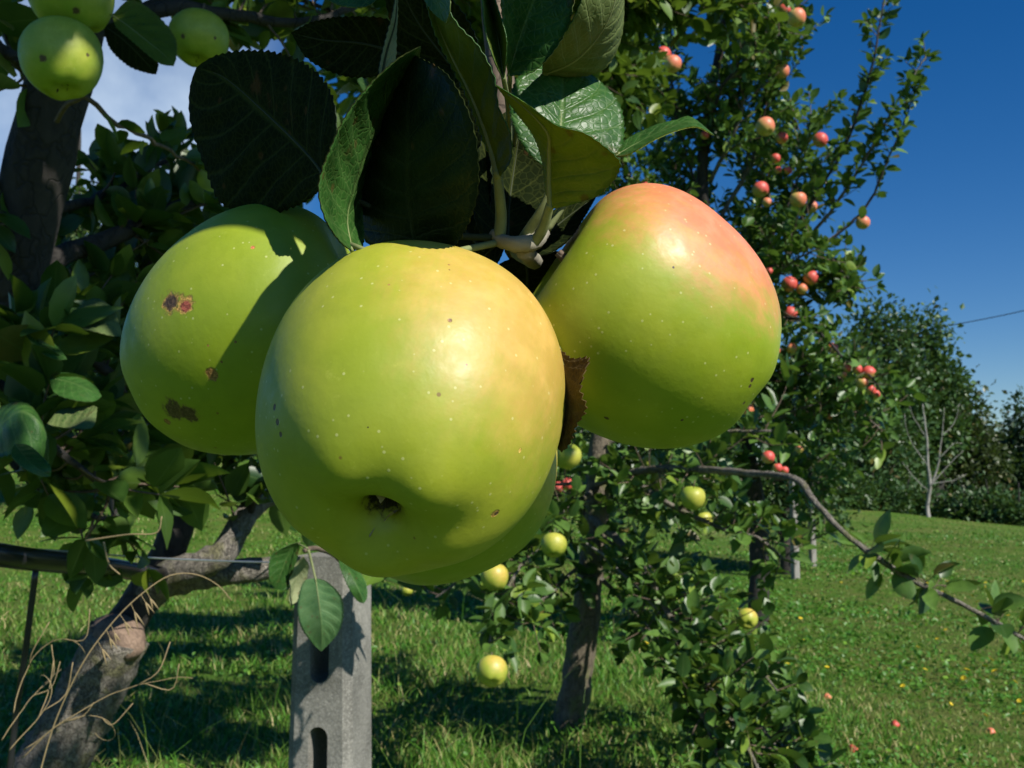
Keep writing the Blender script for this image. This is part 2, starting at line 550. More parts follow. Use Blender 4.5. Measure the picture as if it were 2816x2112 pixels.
# ------------------------------------------------------------------ leaves
def loft_leaf(name, parent, mid, left, right, top_mat, under_mat, faces_cam='top', n=44, m=9, serr=0.012, bulge=0.0, seed=0, petiole=None, prad=0.0009, label=None, wav=0.0):
    """one leaf as a thin closed body: midrib and both margins are curves in space"""
    rg = np.random.default_rng(seed + 7)
    mid_ = smooth_path(PP(mid), n)
    le = smooth_path(np.concatenate([mid_[:1], PP(left), mid_[-1:]]), n)
    ri = smooth_path(np.concatenate([mid_[:1], PP(right), mid_[-1:]]), n)
    Ln = np.linalg.norm(np.diff(mid_, axis=0), axis=1).sum()
    t = np.linspace(0, 1, n)
    # serrated margin
    teeth = (np.arange(n) % 2) * 1.0
    amp = serr * Ln * np.sin(np.clip(t * PI, 0, PI)) ** 0.5
    for e in (le, ri):
        out = unit(e - mid_ + 1e-9)
        e += out * (amp * (teeth - 0.5) * (0.6 + 0.8 * rg.random(n)))[:, None]
    rows = []
    uvs = []
    tang = unit(np.gradient(mid_, axis=0))
    for i in range(n):
        row, uv = [], []
        nl = unit(np.cross(ri[i] - le[i] + 1e-9, tang[i]))
        wv_ = wav * Ln * math.sin(t[i] * 17 + seed) * math.sin(t[i] * PI)
        for k in range(-m, m + 1):
            e = le[i] if k < 0 else ri[i]
            a = abs(k) / m
            p = mid_[i] * (1 - a) + e * a
            wd = np.linalg.norm(e - mid_[i])
            # each half arches a little between midrib and margin
            p = p + nl * (bulge * wd * math.sin(a * PI) + wv_ * a * a * (1 if k < 0 else -0.7)
                          + 0.02 * wd * math.sin(a * PI) * math.sin((t[i] - 0.2 * a) * 50))
            row.append(p)
            uv.append((0.5 + 0.5 * k / m, t[i]))
        rows.append(row)
        uvs.append(uv)
    G = np.array(rows)
    W = 2 * m + 1
    gu = np.gradient(G, axis=0)
    gv = np.gradient(G, axis=1)
    N = unit(np.cross(gv, gu))
    c = G.reshape(-1, 3).mean(0)
    if np.dot(N.reshape(-1, 3).mean(0), CAM - c) < 0:
        N = -N
    th = 0.00016
    i, j = np.meshgrid(np.arange(n - 1), np.arange(W - 1), indexing='ij')
    f = np.stack([i * W + j, i * W + j + 1, (i + 1) * W + j + 1, (i + 1) * W + j], -1).reshape(-1, 4)
    b = MB()
    uvf = np.array(uvs).reshape(-1, 2)
    K = n * W
    front = (G + N * th).reshape(-1, 3)
    back = (G - N * th).reshape(-1, 3)
    b.add(np.concatenate([front, back]), f, None, np.concatenate([uvf, uvf]), 0)
    f2 = f[:, ::-1] + K
    b.F4.append(f2)
    b.M4.append(np.full(len(f2), 1))
    rim = []
    for i_ in range(n - 1):
        for jj in (0, W - 1):
            a0, a1 = i_ * W + jj, (i_ + 1) * W + jj
            rim.append((a0, a1, a1 + K, a0 + K))
    b.F4.append(np.array(rim))
    b.M4.append(np.full(len(rim), 1))
    mats = [top_mat, under_mat] if faces_cam == 'top' else [under_mat, top_mat]
    o = b.build(name, mats, parent)
    if label: o['label'] = label
    # midrib ridge and stalk
    pb = MB()
    if petiole is not None:
        pts = smooth_path(np.concatenate([PP(petiole), mid_[2:3]]), 14)
        pb.tube(pts, np.linspace(prad * 1.15, prad * 0.8, 14), 8)
    keep = mid_[: int(n * 0.9)]
    sgn = 1 if faces_cam == 'under' else -1
    off = N[:int(n * 0.9), m, :] * th * sgn
    pb.tube(keep + off * 1.5, np.linspace(prad * 0.62, prad * 0.12, len(keep)), 6)
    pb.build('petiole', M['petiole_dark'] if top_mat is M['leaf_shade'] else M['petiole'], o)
    return o


def leaf_templates():
    """a few low leaves (rows along, 3 across): folded, curled, twisted"""
    out = []
    for fold, curl, tw in ((0.25, 0.25, 0.1), (0.5, -0.2, -0.25), (0.12, 0.5, 0.3), (0.7, 0.15, 0.0), (0.3, -0.45, 0.2)):
        rows = []
        for t in (0, 0.14, 0.34, 0.58, 0.8, 1.0):
            wd = 0.5 * (math.sin(PI * min(1, t ** 0.82)) ** 0.75 if 0 < t < 1 else 0.02)
            z0 = -curl * (t - 0.1) ** 2 * 0.6
            a = tw * t
            for k in (-1, 0, 1):
                x = k * wd * math.cos(fold)
                z = abs(k) * wd * math.sin(fold)
                rows.append((x * math.cos(a) - z * math.sin(a), t, x * math.sin(a) + z * math.cos(a) + z0))
        out.append(np.array(rows))
    return np.array(out)


TPL = leaf_templates()
TUV = np.array([(0.5 + 0.5 * k, t) for t in (0, 0.14, 0.34, 0.58, 0.8, 1.0) for k in (-1, 0, 1)])
TF = np.array([(r * 3 + k, r * 3 + k + 1, r * 3 + k + 4, r * 3 + k + 3) for r in range(5) for k in (0, 1)])


def put_leaves(mb, base, dirs, nrm, length, rg, ratio=0.62):
    base = np.asarray(base); dirs = unit(dirs); nrm = np.asarray(nrm)
    k = len(base)
    x = unit(np.cross(dirs, nrm))
    z = np.cross(x, dirs)
    t = TPL[rg.integers(0, len(TPL), k)]
    L = np.asarray(length)[:, None, None]
    wr = (ratio * (0.8 + 0.4 * rg.random(k)))[:, None, None]
    v = base[:, None, :] + L * (t[..., 0:1] * wr * 1.0 * x[:, None, :] + t[..., 1:2] * dirs[:, None, :] + t[..., 2:3] * wr * z[:, None, :])
    nv = TPL.shape[1]
    f = (TF[None] + (np.arange(k) * nv)[:, None, None]).reshape(-1, 4)
    mb.add(v.reshape(-1, 3), f, None, np.tile(TUV, (k, 1)))


class Tree:
    """trunk, limbs (each a part), twigs and foliage of one fruit tree"""

    def __init__(s, seed, dens=0.5, ldens=0.8):
        s.dens, s.ldens = dens, ldens
        s.rg = np.random.default_rng(seed)
        s.tw = MB()
        s.lf = ([], [], [], [])

    def leaf(s, p, d, n, L):
        for a, b in zip(s.lf, (p, d, n, L)):
            a.append(b)

    def twig(s, p, d, length, r, leafsize, gap, bare=0.15, droop=0.0, tuft=3):
        rg = s.rg
        n = max(4, int(length / 0.035))
        pts = [np.array(p)]
        d = unit(d)
        for k in range(n):
            d = unit(d + rg.standard_normal(3) * 0.13 + np.array([0, 0, 0.05 - droop]))
            pts.append(pts[-1] + d * length / n)
        pts = np.array(pts)
        s.tw.tube(pts, np.linspace(r, r * 0.45, len(pts)), 4, cap=False)
        s.leaves_along(pts, leafsize, gap, bare, tuft)
        return pts

    def leaves_along(s, pts, leafsize, gap, bare=0.1, tuft=3, out=0.9, wid=1):
        rg = s.rg
        L = np.concatenate([[0], np.cumsum(np.linalg.norm(np.diff(pts, axis=0), axis=1))])
        x = L[-1] * bare
        ph = rg.random() * 6
        while x < L[-1]:
            i = min(np.searchsorted(L, x, 'right') - 1, len(pts) - 2)
            t = (x - L[i]) / (L[i + 1] - L[i] + 1e-9)
            q = pts[i] * (1 - t) + pts[i + 1] * t
            T = unit(pts[i + 1] - pts[i])
            a = unit(np.cross(T, rg.standard_normal(3)))
            ph += 2.4
            side = a * math.cos(ph) + np.cross(T, a) * math.sin(ph)
            dd = unit(side * out + T * 0.55 + np.array([0, 0, 0.1]) + rg.standard_normal(3) * 0.2)
            st = 0.25 * leafsize
            nn = unit(np.array([0, 0, 1.0]) + 0.25 * SUN + rg.standard_normal(3) * 0.55)
            s.leaf(q + dd * st * 0.6, dd, nn, leafsize * (0.45 + 0.8 * rg.random()))
            x += gap * (0.6 + 0.8 * rg.random())
        for k in range(tuft):
            dd = unit(unit(pts[-1] - pts[-2]) * 0.8 + rg.standard_normal(3) * 0.7)
            s.leaf(pts[-1], dd, unit(np.array([0, 0, 1.0]) + rg.standard_normal(3) * 0.6), leafsize * (0.5 + 0.5 * rg.random()))

    def clothe(s, path, gap, tl, leafsize, lgap, start=0.1, up=0.3, droop=0.0, rad=0.0022, spread=1.0, tuft=3, bare=0.1):
        """side twigs along a limb"""
        rg = s.rg
        gap *= s.dens
        lgap *= s.ldens
        L = np.concatenate([[0], np.cumsum(np.linalg.norm(np.diff(path, axis=0), axis=1))])
        x = L[-1] * start
        while x < L[-1]:
            i = min(np.searchsorted(L, x, 'right') - 1, len(path) - 2)
            t = (x - L[i]) / (L[i + 1] - L[i] + 1e-9)
            q = path[i] * (1 - t) + path[i + 1] * t
            T = unit(path[i + 1] - path[i])
            d = unit(np.cross(T, rg.standard_normal(3))) * spread + T * 0.5 + np.array([0, 0, up])
            s.twig(q, d, tl * (0.35 + 0.9 * rg.random()), rad, leafsize, lgap, bare, droop, tuft)
            x += gap * (0.5 + rg.random())

    def finish(s, root, fol_mat, tw_mat, ratio=0.62, fruit=()):
        # leaves do not grow through or right in front of the ripe fruit
        if fruit:
            p = np.array(s.lf[0]) + np.array(s.lf[1]) * np.array(s.lf[3])[:, None] * .5 - CAM
            dep = p @ FW
            qx, qy = 1408 + 2816 * (p @ RT) / dep, 1056 - 2816 * (p @ UP) / dep
            keep = np.ones(len(p), bool)
            for (fx, fy, fr, fd) in fruit:
                hw = 0.4 * np.array(s.lf[3]) * 2816 / dep
                keep &= ~((np.hypot(qx - fx, qy - fy) < fr * .95 + hw * .6) & (dep < fd + .02))
            s.lf = tuple([v for v, k_ in zip(a, keep) if k_] for a in s.lf)
        fb = MB()
        if s.tw.n:
            for v, u in zip(s.tw.V, s.tw.UV):
                fb.V.append(v); fb.UV.append(u)
            fb.n = s.tw.n
            fb.F4 += s.tw.F4
            fb.M4 += [np.ones_like(q) for q in s.tw.M4]
            fb.F3 += s.tw.F3
            fb.M3 += [np.ones_like(q) for q in s.tw.M3]
        put_leaves(fb, np.array(s.lf[0]), np.array(s.lf[1]), np.array(s.lf[2]), np.array(s.lf[3]), s.rg, ratio)
        return fb.build('foliage', [fol_mat, tw_mat], root)


def limb(root, name, path, r0, r1, mat, n=24, sides=10, lump=0.05, seed=0, wob=0.0):
    rg = np.random.default_rng(seed)
    pts = smooth_path(path, n)
    if wob:
        pts = pts + np.cumsum(rg.standard_normal(pts.shape), 0) * wob * 0.3
        pts = pts + rg.standard_normal(pts.shape) * wob * 0.3
    b = MB()
    b.tube(pts, np.linspace(r0, r1, n), sides, lump, rg)
    b.build(name, mat, root)
    return pts


# ------------------------------------------------------------------ apples
def apple_grid(R, H, nt_=40, np_=64, taper=0.12, lobes=0.03, db=0.30, dt=0.32, seed=0, sq=0.9, wb=0.34, skew=0.0, zq=0.95, pin=0.05, hole=0.0):
    rg = np.random.default_rng(seed)
    th = np.linspace(0, PI, nt_ + 1)
    ph = np.linspace(0, 2 * PI, np_, endpoint=False)
    Th, Ph = np.meshgrid(th, ph, indexing='ij')
    rho = np.sin(Th) ** sq
    z = np.sign(np.cos(Th)) * np.abs(np.cos(Th)) ** zq
    low = np.clip(-z, 0, 1)
    rho_n = rho.copy()
    a0 = rg.random() * 6
    lob = np.cos(5 * Ph + a0) + 0.5 * np.cos(2 * Ph + a0 * 2)
    rho = rho * (1 + taper * z - pin * low ** 2)
    rho = rho * (1 + lobes * lob * (0.35 + low))
    zz = z * H / R
    zz = np.where(z > 0, zz - dt * np.exp(-(rho_n / 0.30) ** 2), zz + db * np.exp(-(rho_n / wb) ** 2))
    zz = zz - np.where(z < 0, 1, 0) * lobes * 1.4 * (lob * np.exp(-((rho_n - 0.5) / 0.22) ** 2))
    zz = zz + np.where(z < 0, hole * np.exp(-(rho_n / 0.125) ** 4), 0)
    x = rho * np.cos(Ph) + skew * z ** 2 * 0.2
    y = rho * np.sin(Ph)
    return np.stack([x, y, zz], -1) * R


def add_apple_mesh(b, G, mi=0):
    a, c = G.shape[:2]
    v = G.reshape(-1, 3)
    i, j = np.meshgrid(np.arange(a - 1), np.arange(c), indexing='ij')
    j2 = (j + 1) % c
    f = np.stack([i * c + j, (i + 1) * c + j, (i + 1) * c + j2, i * c + j2], -1).reshape(-1, 4)
    b.add(v, f, None, None, mi)


def frame(calyx_dir, xhint):
    z = -unit(calyx_dir)
    x = np.asarray(xhint, float)
    x = unit(x - z * np.dot(x, z))
    y = np.cross(z, x)
    return Matrix(((x[0], y[0], z[0]), (x[1], y[1], z[1]), (x[2], y[2], z[2])))


def calyx_mesh(R, zb, seed=0, n=5):
    """withered sepals round a dark eye with a tuft of dried stamens"""
    rg = np.random.default_rng(seed)
    b = MB()
    for k in range(11):
        a = rg.random() * 2 * PI
        r0 = R * .06 * rg.random() ** .5
        p0 = np.array([math.cos(a) * r0, math.sin(a) * r0, zb + R * .14])
        p1 = p0 + np.array([rg.normal() * .03, rg.normal() * .03, -.12 - .05 * rg.random()]) * R
        b.tube(np.array([p0, (p0 + p1) / 2 + rg.standard_normal(3) * R * .012, p1]), [R * .012, R * .009, R * .005], 5, mi=0)
    for k in range(n):
        a = k * 2 * PI / n + rg.random() * 0.6
        L = R * (0.15 + 0.09 * rg.random())
        w0 = R * 0.036
        c, s_ = math.cos(a), math.sin(a)
        pts = []
        curl = rg.random() * 1.2
        tw = rg.normal() * 1.2
        for t in np.linspace(0, 1, 9):
            rr = R * 0.125 + L * (0.75 * math.sin(t * (0.4 + curl)) * (-.6 if k % 3 == 1 else 1))
            zz = zb + R * .035 - L * t * (1 - 0.45 * t * curl) + .01 * R * math.sin(11 * t + k)
            ww = w0 * (1 - t) ** 0.6 * (1 + 0.45 * math.sin(13 * t + k * 2))
            ca, sa = math.cos(tw * t), math.sin(tw * t)
            for sgn in (-1, 1):
                pts.append((c * (rr + ww * sa * sgn) - s_ * ww * sgn * ca, s_ * (rr + ww * sa * sgn) + c * ww * sgn * ca, zz + 0.012 * R * sgn * math.sin(7 * t)))
        f = [(2 * i, 2 * i + 1, 2 * i + 3, 2 * i + 2) for i in range(8)]
        b.add(pts, f, None, None, 1)
    return b


def big_apple(px, py, d, R, H, calyx_cam, blush_cam, label, base, pale, blush, spots_px=(), blo=0.35, bhi=0.85, bamt=0.9, taper=0.12, lobes=0.03, db=0.30, seed=0, sq=0.9, wb=0.34, zq=0.95, pin=0.05):
    loc = P(px, py, d)
    w2 = lambda v: v[0] * RT + v[1] * UP - v[2] * FW      # (right, up, towards camera)
    rot = frame(w2(calyx_cam), w2(blush_cam))
    root = empty('apple', loc)
    root.rotation_euler = rot.to_euler()
    tag(root, label, 'apple', 'cluster of large apples hanging close to the camera')
    G = apple_grid(R, H, 110, 112, taper, lobes, db, seed=seed, sq=sq, wb=wb, zq=zq, pin=pin, hole=.16)
    b = MB()
    add_apple_mesh(b, G)
    inv = rot.transposed()
    bd = inv @ Vector(unit(w2(blush_cam)))
    bv = BVHTree.FromPolygons([Vector(v) for v in b.V[0]], [list(map(int, f)) for f in b.F4[0]])
    sp = []
    for (sx, sy, rpx, colr) in spots_px:
        ray = inv @ Vector(unit(P(sx, sy, 1) - CAM))
        org = inv @ Vector(CAM - loc)
        hit = bv.ray_cast(org, ray)
        if hit[0] is not None:
            sp.append((tuple(hit[0]), rpx * hit[3] / 2816, colr))
    sp.append(((0, 0, float(G[-1, 0, 2])), R * .19, (0.012, 0.008, 0.005)))  # shade of the calyx hollow put into the skin colour
    mat = apple_mat('apple_skin', base, pale, blush, bd, blo, bhi, bamt, sp, R)
    o = b.build('skin', mat, None, loc=(0, 0, 0))
    o.parent = root
    zb = G[-1, 0, 2] - R * .15
    cb = calyx_mesh(R, zb, seed).build('calyx', [M['calyx'], M['sepal']], None, loc=(0, 0, 0))
    cb.parent = root
    zt = G[0, 0, 2]
    s = MB()
    s.tube(smooth_path([(0, 0, zt - 0.002), (0.001, 0, zt + 0.004), (0.002, 0.001, zt + 0.010)], 10), np.linspace(0.0016, 0.0013, 10), 8)
    st = s.build('stem', M['twig'], None, loc=(0, 0, 0))
    st.parent = root
    return root


DK = (0.035, 0.018, 0.008)
BR = (0.16, 0.075, 0.02)
RS = (0.30, 0.17, 0.04)
GB, GP = (0.27, 0.335, 0.018), (0.38, 0.41, 0.035)

big_apple(1130, 1128, 0.268, 0.0398, 0.0430, (-0.14, -0.69, 0.71), (0.75, 0.55, 0.28),
          'largest yellow green apple in front, calyx end turned towards the camera', GB, (0.40, 0.42, 0.036), (0.64, 0.31, 0.09),
          [(1362, 1412, 12, RS), (1365, 1412, 6, DK), (1238, 881, 6, BR), (755, 1120, 9, DK), (763, 1160, 9, DK), (772, 1195, 7, DK), (1283, 1003, 3.5, BR), (1012, 1175, 3, DK), (1235, 728, 4, BR), (1070, 783, 4, BR), (1430, 1238, 7, (0.5, 0.28, 0.06)), (1236, 742, 3, BR)],
          blo=0.36, bhi=1.08, bamt=0.62, seed=3, lobes=0.016, db=0.30, wb=0.29, taper=0.09, sq=0.86, zq=0.9, pin=0.0)
big_apple(700, 925, 0.335, 0.0385, 0.0445, (-0.80, -0.50, -0.05), (0.7, 0.6, 0.3),
          'green apple with a dark double scar behind the front apple on its left', (0.23, 0.32, 0.012), (0.31, 0.38, 0.022), (0.5, 0.4, 0.05),
          [(470, 832, 30, RS), (470, 832, 23, DK), (508, 838, 24, RS), (510, 842, 15, (0.20, 0.04, 0.025)), (582, 1030, 18, BR), (478, 1128, 32, DK), (520, 1138, 26, DK), (460, 1160, 10, BR), (572, 950, 4, BR), (648, 940, 4, BR), (695, 680, 5, (0.4, 0.12, 0.04)), (610, 995, 4, BR)],
          blo=0.8, bhi=1.4, bamt=0.4, seed=8, lobes=0.004, db=.16)
big_apple(1793, 895, 0.305, 0.0370, 0.0372, (0.82, -0.55, -0.08), (0.45, 0.85, 0.25),
          'apple with a pink blushed shoulder at the right of the cluster', (0.25, 0.335, 0.012), (0.36, 0.41, 0.026), (0.70, 0.18, 0.10),
          [(1668, 1150, 7, DK), (1876, 1155, 5, DK), (1852, 735, 4, DK), (2068, 1045, 7, DK), (2062, 1062, 5, DK), (2046, 1108, 5, DK)],
          blo=0.34, bhi=0.96, bamt=0.88, seed=21, taper=0.12, lobes=0.008, sq=0.76, zq=.82, db=.16)
big_apple(1205, 1275, 0.385, 0.0455, 0.046, (0.1, -0.5, -0.8), (0.7, 0.6, 0.3),
          'shaded green apple almost hidden behind the largest front apple', (0.24, 0.34, 0.02), GB, (0.5, 0.4, 0.05), [], seed=13)

# ------------------------------------------------------------------ the fruiting branch with its leaves
br = empty('apple_branch', P(1420, 300, 0.36))
tag(br, 'leafy fruiting apple branch hanging from above over the three big apples', 'branch')
tb = MB()
rgb = np.random.default_rng(4)
tb.tube(smooth_path(PP([(1330, -420, 0.42), (1345, -150, 0.40), (1370, 150, 0.385), (1400, 420, 0.365), (1415, 600, 0.345), (1425, 690, 0.325)]), 30), np.linspace(0.0058, 0.0042, 30), 12, 0.06, rgb)
tb.build('twig', M['twig'], br)
sb = MB()
sb.tube(smooth_path(PP([(1355, 640, 0.292), (1380, 662, 0.290), (1425, 672, 0.288), (1470, 665, 0.291), (1500, 640, 0.30)]), 22), [0.0014 + 0.0011 * math.sin(PI * k / 21) for k in range(22)], 10, 0.07, rgb)
sb.tube(smooth_path(PP([(1440, 690, 0.29), (1470, 720, 0.31), (1420, 690, 0.325)]), 8), 0.0025, 8, 0.05, rgb)
sb.build('spur', M['spur'], br)

TOP, UND = M['leaf_top'], M['leaf_under']
ST, SU = M['leaf_shade'], M['leaf_shade_under']
# broad leaf at the left, darkened in colour for shade, underside to the camera
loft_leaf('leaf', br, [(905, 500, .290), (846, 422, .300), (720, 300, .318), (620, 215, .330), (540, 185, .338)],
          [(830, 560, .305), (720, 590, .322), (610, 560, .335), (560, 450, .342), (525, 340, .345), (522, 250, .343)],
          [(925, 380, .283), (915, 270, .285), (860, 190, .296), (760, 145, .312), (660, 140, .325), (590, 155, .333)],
          ST, SU, 'under', seed=1, bulge=0.05, n=64, petiole=[(1380, 655, .292), (1200, 640, .288), (1000, 560, .287)], label='broad leaf coloured dark for shade, its underside to the camera')
# folded leaf: left half in the sun, right half turned away
loft_leaf('leaf', br, [(968, 690, .262), (955, 600, .270), (975, 520, .276), (1012, 410, .280), (1062, 290, .280), (1110, 200, .276), (1158, 126, .268)],
          [(935, 665, .253), (893, 600, .247), (876, 510, .246), (905, 415, .248), (950, 320, .252), (1010, 240, .258), (1090, 165, .264)],
          [(1000, 670, .272), (1000, 560, .292), (1055, 420, .300), (1105, 300, .300), (1140, 210, .290)],
          TOP, SU, 'top', seed=2, bulge=-0.04, n=60, petiole=[(1380, 665, .292), (1200, 700, .272), (1050, 700, .262)], label='leaf folded along its midrib, its near half in the sun')
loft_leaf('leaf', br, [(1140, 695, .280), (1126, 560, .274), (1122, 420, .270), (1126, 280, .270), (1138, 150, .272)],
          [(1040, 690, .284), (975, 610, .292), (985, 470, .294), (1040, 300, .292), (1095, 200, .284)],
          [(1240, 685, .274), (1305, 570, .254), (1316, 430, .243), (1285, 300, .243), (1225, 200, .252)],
          ST, SU, 'top', seed=20, n=56, label='large leaf coloured black for shade in the centre, standing upright')
# tall narrow leaf
loft_leaf('leaf', br, [(1372, 490, .284), (1345, 390, .284), (1300, 270, .282), (1240, 150, .279), (1200, 60, .276), (1160, -40, .272)],
          [(1352, 440, .284), (1325, 380, .283), (1285, 270, .281), (1228, 160, .278), (1192, 80, .275)],
          [(1405, 440, .276), (1404, 370, .272), (1370, 290, .270), (1360, 210, .268), (1315, 125, .268), (1262, 70, .268), (1215, 0, .269)],
          TOP, M['leaf_olive'], 'under', seed=3, bulge=0.02, petiole=[(1372, 662, .291), (1378, 600, .290), (1374, 540, .287)], prad=0.0016, label='tall narrow olive leaf in the middle')
loft_leaf('leaf', br, [(1150, -120, .272), (1180, -40, .268), (1205, 10, .266), (1226, 64, .265)],
          [(1140, -60, .272), (1168, 0, .269), (1190, 35, .267)], [(1215, -70, .262), (1236, -20, .261), (1238, 30, .262)],
          TOP, UND, 'top', seed=4, n=30)
# upper leaves
loft_leaf('leaf', br, [(1385, 220, .280), (1372, 120, .286), (1345, 10, .288), (1320, -100, .285)],
          [(1360, 170, .276), (1335, 90, .276), (1325, 0, .276), (1312, -60, .279)],
          [(1393, 160, .276), (1393, 100, .274), (1372, 30, .276), (1345, -50, .280)],
          TOP, M['leaf_olive'], 'under', seed=5, n=36, petiole=[(1400, 420, .345), (1398, 300, .30)])
loft_leaf('leaf', br, [(1398, 210, .290), (1430, 100, .288), (1475, -20, .285), (1520, -160, .282)],
          [(1390, 150, .284), (1382, 60, .280), (1380, -20, .278), (1420, -110, .278)],
          [(1470, 195, .285), (1545, 110, .280), (1580, 0, .277), (1580, -110, .278)],
          TOP, UND, 'top', seed=6, bulge=-0.03, petiole=[(1405, 420, .345), (1400, 300, .31)])
loft_leaf('leaf', br, [(1490, 205, .300), (1580, 165, .294), (1650, 90, .288), (1690, 0, .284), (1700, -110, .282)],
          [(1500, 150, .286), (1560, 80, .278), (1600, 0, .274), (1640, -80, .276)],
          [(1560, 215, .306), (1660, 190, .306), (1706, 110, .304), (1716, 10, .300), (1712, -70, .292)],
          TOP, leaf_mat('mottled_leaf_underside', (0.09, 0.13, 0.035), (0.15, 0.19, 0.06), 0.7, 0.2, vein=(0.26, 0.3, 0.12), stain=(0.09, 0.05, 0.03), stainf=0.2, spec=0.2), 'under', seed=7, bulge=0.05, petiole=[(1405, 430, .345), (1440, 280, .315)], label='curled downy leaf with a brown blotch at the top edge')
# the glossy leaf and the yellow one before it
loft_leaf('leaf', br, [(1530, 480, .286), (1538, 400, .290), (1543, 320, .296), (1547, 240, .302), (1550, 180, .306)],
          [(1450, 420, .286), (1405, 320, .289), (1412, 235, .294), (1450, 186, .299), (1500, 178, .303)],
          [(1620, 460, .292), (1700, 420, .297), (1716, 350, .302), (1700, 280, .306), (1640, 215, .310), (1590, 188, .309)],
          M['leaf_top'], UND, 'top', seed=8, bulge=0.06, n=56, petiole=[(1440, 655, .292), (1500, 560, .287)], prad=0.0014, label='glossy dark green leaf catching the light')
loft_leaf('leaf', br, [(1514, 575, .282), (1512, 490, .280), (1512, 420, .276), (1505, 360, .270), (1440, 290, .268), (1362, 232, .268)],
          [(1500, 520, .284), (1490, 440, .284), (1465, 370, .280), (1420, 310, .275), (1385, 262, .271)],
          [(1560, 566, .278), (1650, 535, .272), (1706, 465, .266), (1690, 425, .262), (1610, 366, .260), (1530, 343, .262), (1450, 286, .266)],
          TOP, M['leaf_yellow'], 'under', seed=9, bulge=0.05, n=60, petiole=[(1455, 680, .290), (1490, 635, .287)], prad=0.0015, label='yellowing leaf with a rust ringed spot')
# leaf at right
loft_leaf('leaf', br, [(1690, 430, .300), (1770, 385, .303), (1850, 350, .306), (1910, 335, .306), (1966, 374, .300)],
          [(1720, 385, .308), (1800, 345, .312), (1860, 330, .312), (1900, 322, .310)],
          [(1730, 425, .296), (1800, 385, .296), (1860, 360, .299), (1915, 350, .301)],
          TOP, M['leaf_yellow'], 'top', seed=10, n=40, petiole=[(1500, 640, .30), (1600, 500, .300)])
# leaves deep in the spur, the dark ones with shade put into the colour
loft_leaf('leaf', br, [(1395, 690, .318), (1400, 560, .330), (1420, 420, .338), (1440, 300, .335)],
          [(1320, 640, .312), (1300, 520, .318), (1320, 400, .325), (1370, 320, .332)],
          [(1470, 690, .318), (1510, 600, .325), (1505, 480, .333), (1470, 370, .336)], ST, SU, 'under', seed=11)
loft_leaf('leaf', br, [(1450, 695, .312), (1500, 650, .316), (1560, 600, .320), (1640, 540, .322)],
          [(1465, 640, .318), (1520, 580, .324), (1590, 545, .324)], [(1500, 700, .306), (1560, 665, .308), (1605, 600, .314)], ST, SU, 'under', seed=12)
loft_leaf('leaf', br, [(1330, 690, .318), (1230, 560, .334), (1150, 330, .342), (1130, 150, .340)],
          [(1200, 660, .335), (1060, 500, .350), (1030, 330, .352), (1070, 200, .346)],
          [(1350, 560, .322), (1345, 400, .326), (1310, 250, .330), (1220, 170, .335)], ST, SU, 'under', seed=13, label='leaf coloured black for shade behind the folded leaf')
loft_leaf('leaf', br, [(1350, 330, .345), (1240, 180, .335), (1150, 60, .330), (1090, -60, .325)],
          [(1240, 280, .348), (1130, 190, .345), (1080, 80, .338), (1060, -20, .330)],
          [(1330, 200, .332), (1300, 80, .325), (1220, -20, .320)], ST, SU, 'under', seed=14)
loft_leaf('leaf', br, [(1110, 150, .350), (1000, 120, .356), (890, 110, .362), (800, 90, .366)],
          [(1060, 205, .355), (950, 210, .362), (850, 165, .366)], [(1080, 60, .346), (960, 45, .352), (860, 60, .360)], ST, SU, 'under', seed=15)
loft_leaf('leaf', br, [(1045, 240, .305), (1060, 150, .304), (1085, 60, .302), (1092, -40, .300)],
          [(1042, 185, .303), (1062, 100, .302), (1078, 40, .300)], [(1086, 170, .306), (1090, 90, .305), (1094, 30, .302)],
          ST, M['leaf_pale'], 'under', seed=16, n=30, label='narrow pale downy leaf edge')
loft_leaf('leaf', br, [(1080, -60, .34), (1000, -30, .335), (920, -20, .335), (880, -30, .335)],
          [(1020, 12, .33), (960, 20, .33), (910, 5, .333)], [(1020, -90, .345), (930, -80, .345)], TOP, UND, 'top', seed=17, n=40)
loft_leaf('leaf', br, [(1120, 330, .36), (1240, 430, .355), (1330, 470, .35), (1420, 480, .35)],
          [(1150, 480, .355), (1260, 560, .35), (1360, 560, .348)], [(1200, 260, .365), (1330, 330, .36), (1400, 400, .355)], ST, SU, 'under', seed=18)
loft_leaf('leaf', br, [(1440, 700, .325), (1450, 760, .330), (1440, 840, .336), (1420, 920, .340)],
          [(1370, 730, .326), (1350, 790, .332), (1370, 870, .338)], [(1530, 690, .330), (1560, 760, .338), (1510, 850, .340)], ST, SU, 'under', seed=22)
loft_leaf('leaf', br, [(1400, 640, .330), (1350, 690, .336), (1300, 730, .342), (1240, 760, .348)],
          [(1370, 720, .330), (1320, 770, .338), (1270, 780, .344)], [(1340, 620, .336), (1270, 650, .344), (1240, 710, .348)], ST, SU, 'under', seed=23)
# withered leaf between the apples
wl = loft_leaf('leaf', br, [(1535, 955, .272), (1560, 1040, .268), (1566, 1130, .267), (1545, 1245, .270)],
               [(1500, 1000, .274), (1500, 1100, .274), (1515, 1200, .274)],
               [(1572, 985, .268), (1616, 990, .262), (1600, 1070, .261), (1608, 1120, .262), (1590, 1165, .265), (1570, 1215, .268)], M['leaf_brown'], M['leaf_brown'], 'top', seed=19, serr=0.05, wav=0.03, label='withered brown leaf caught between two apples')


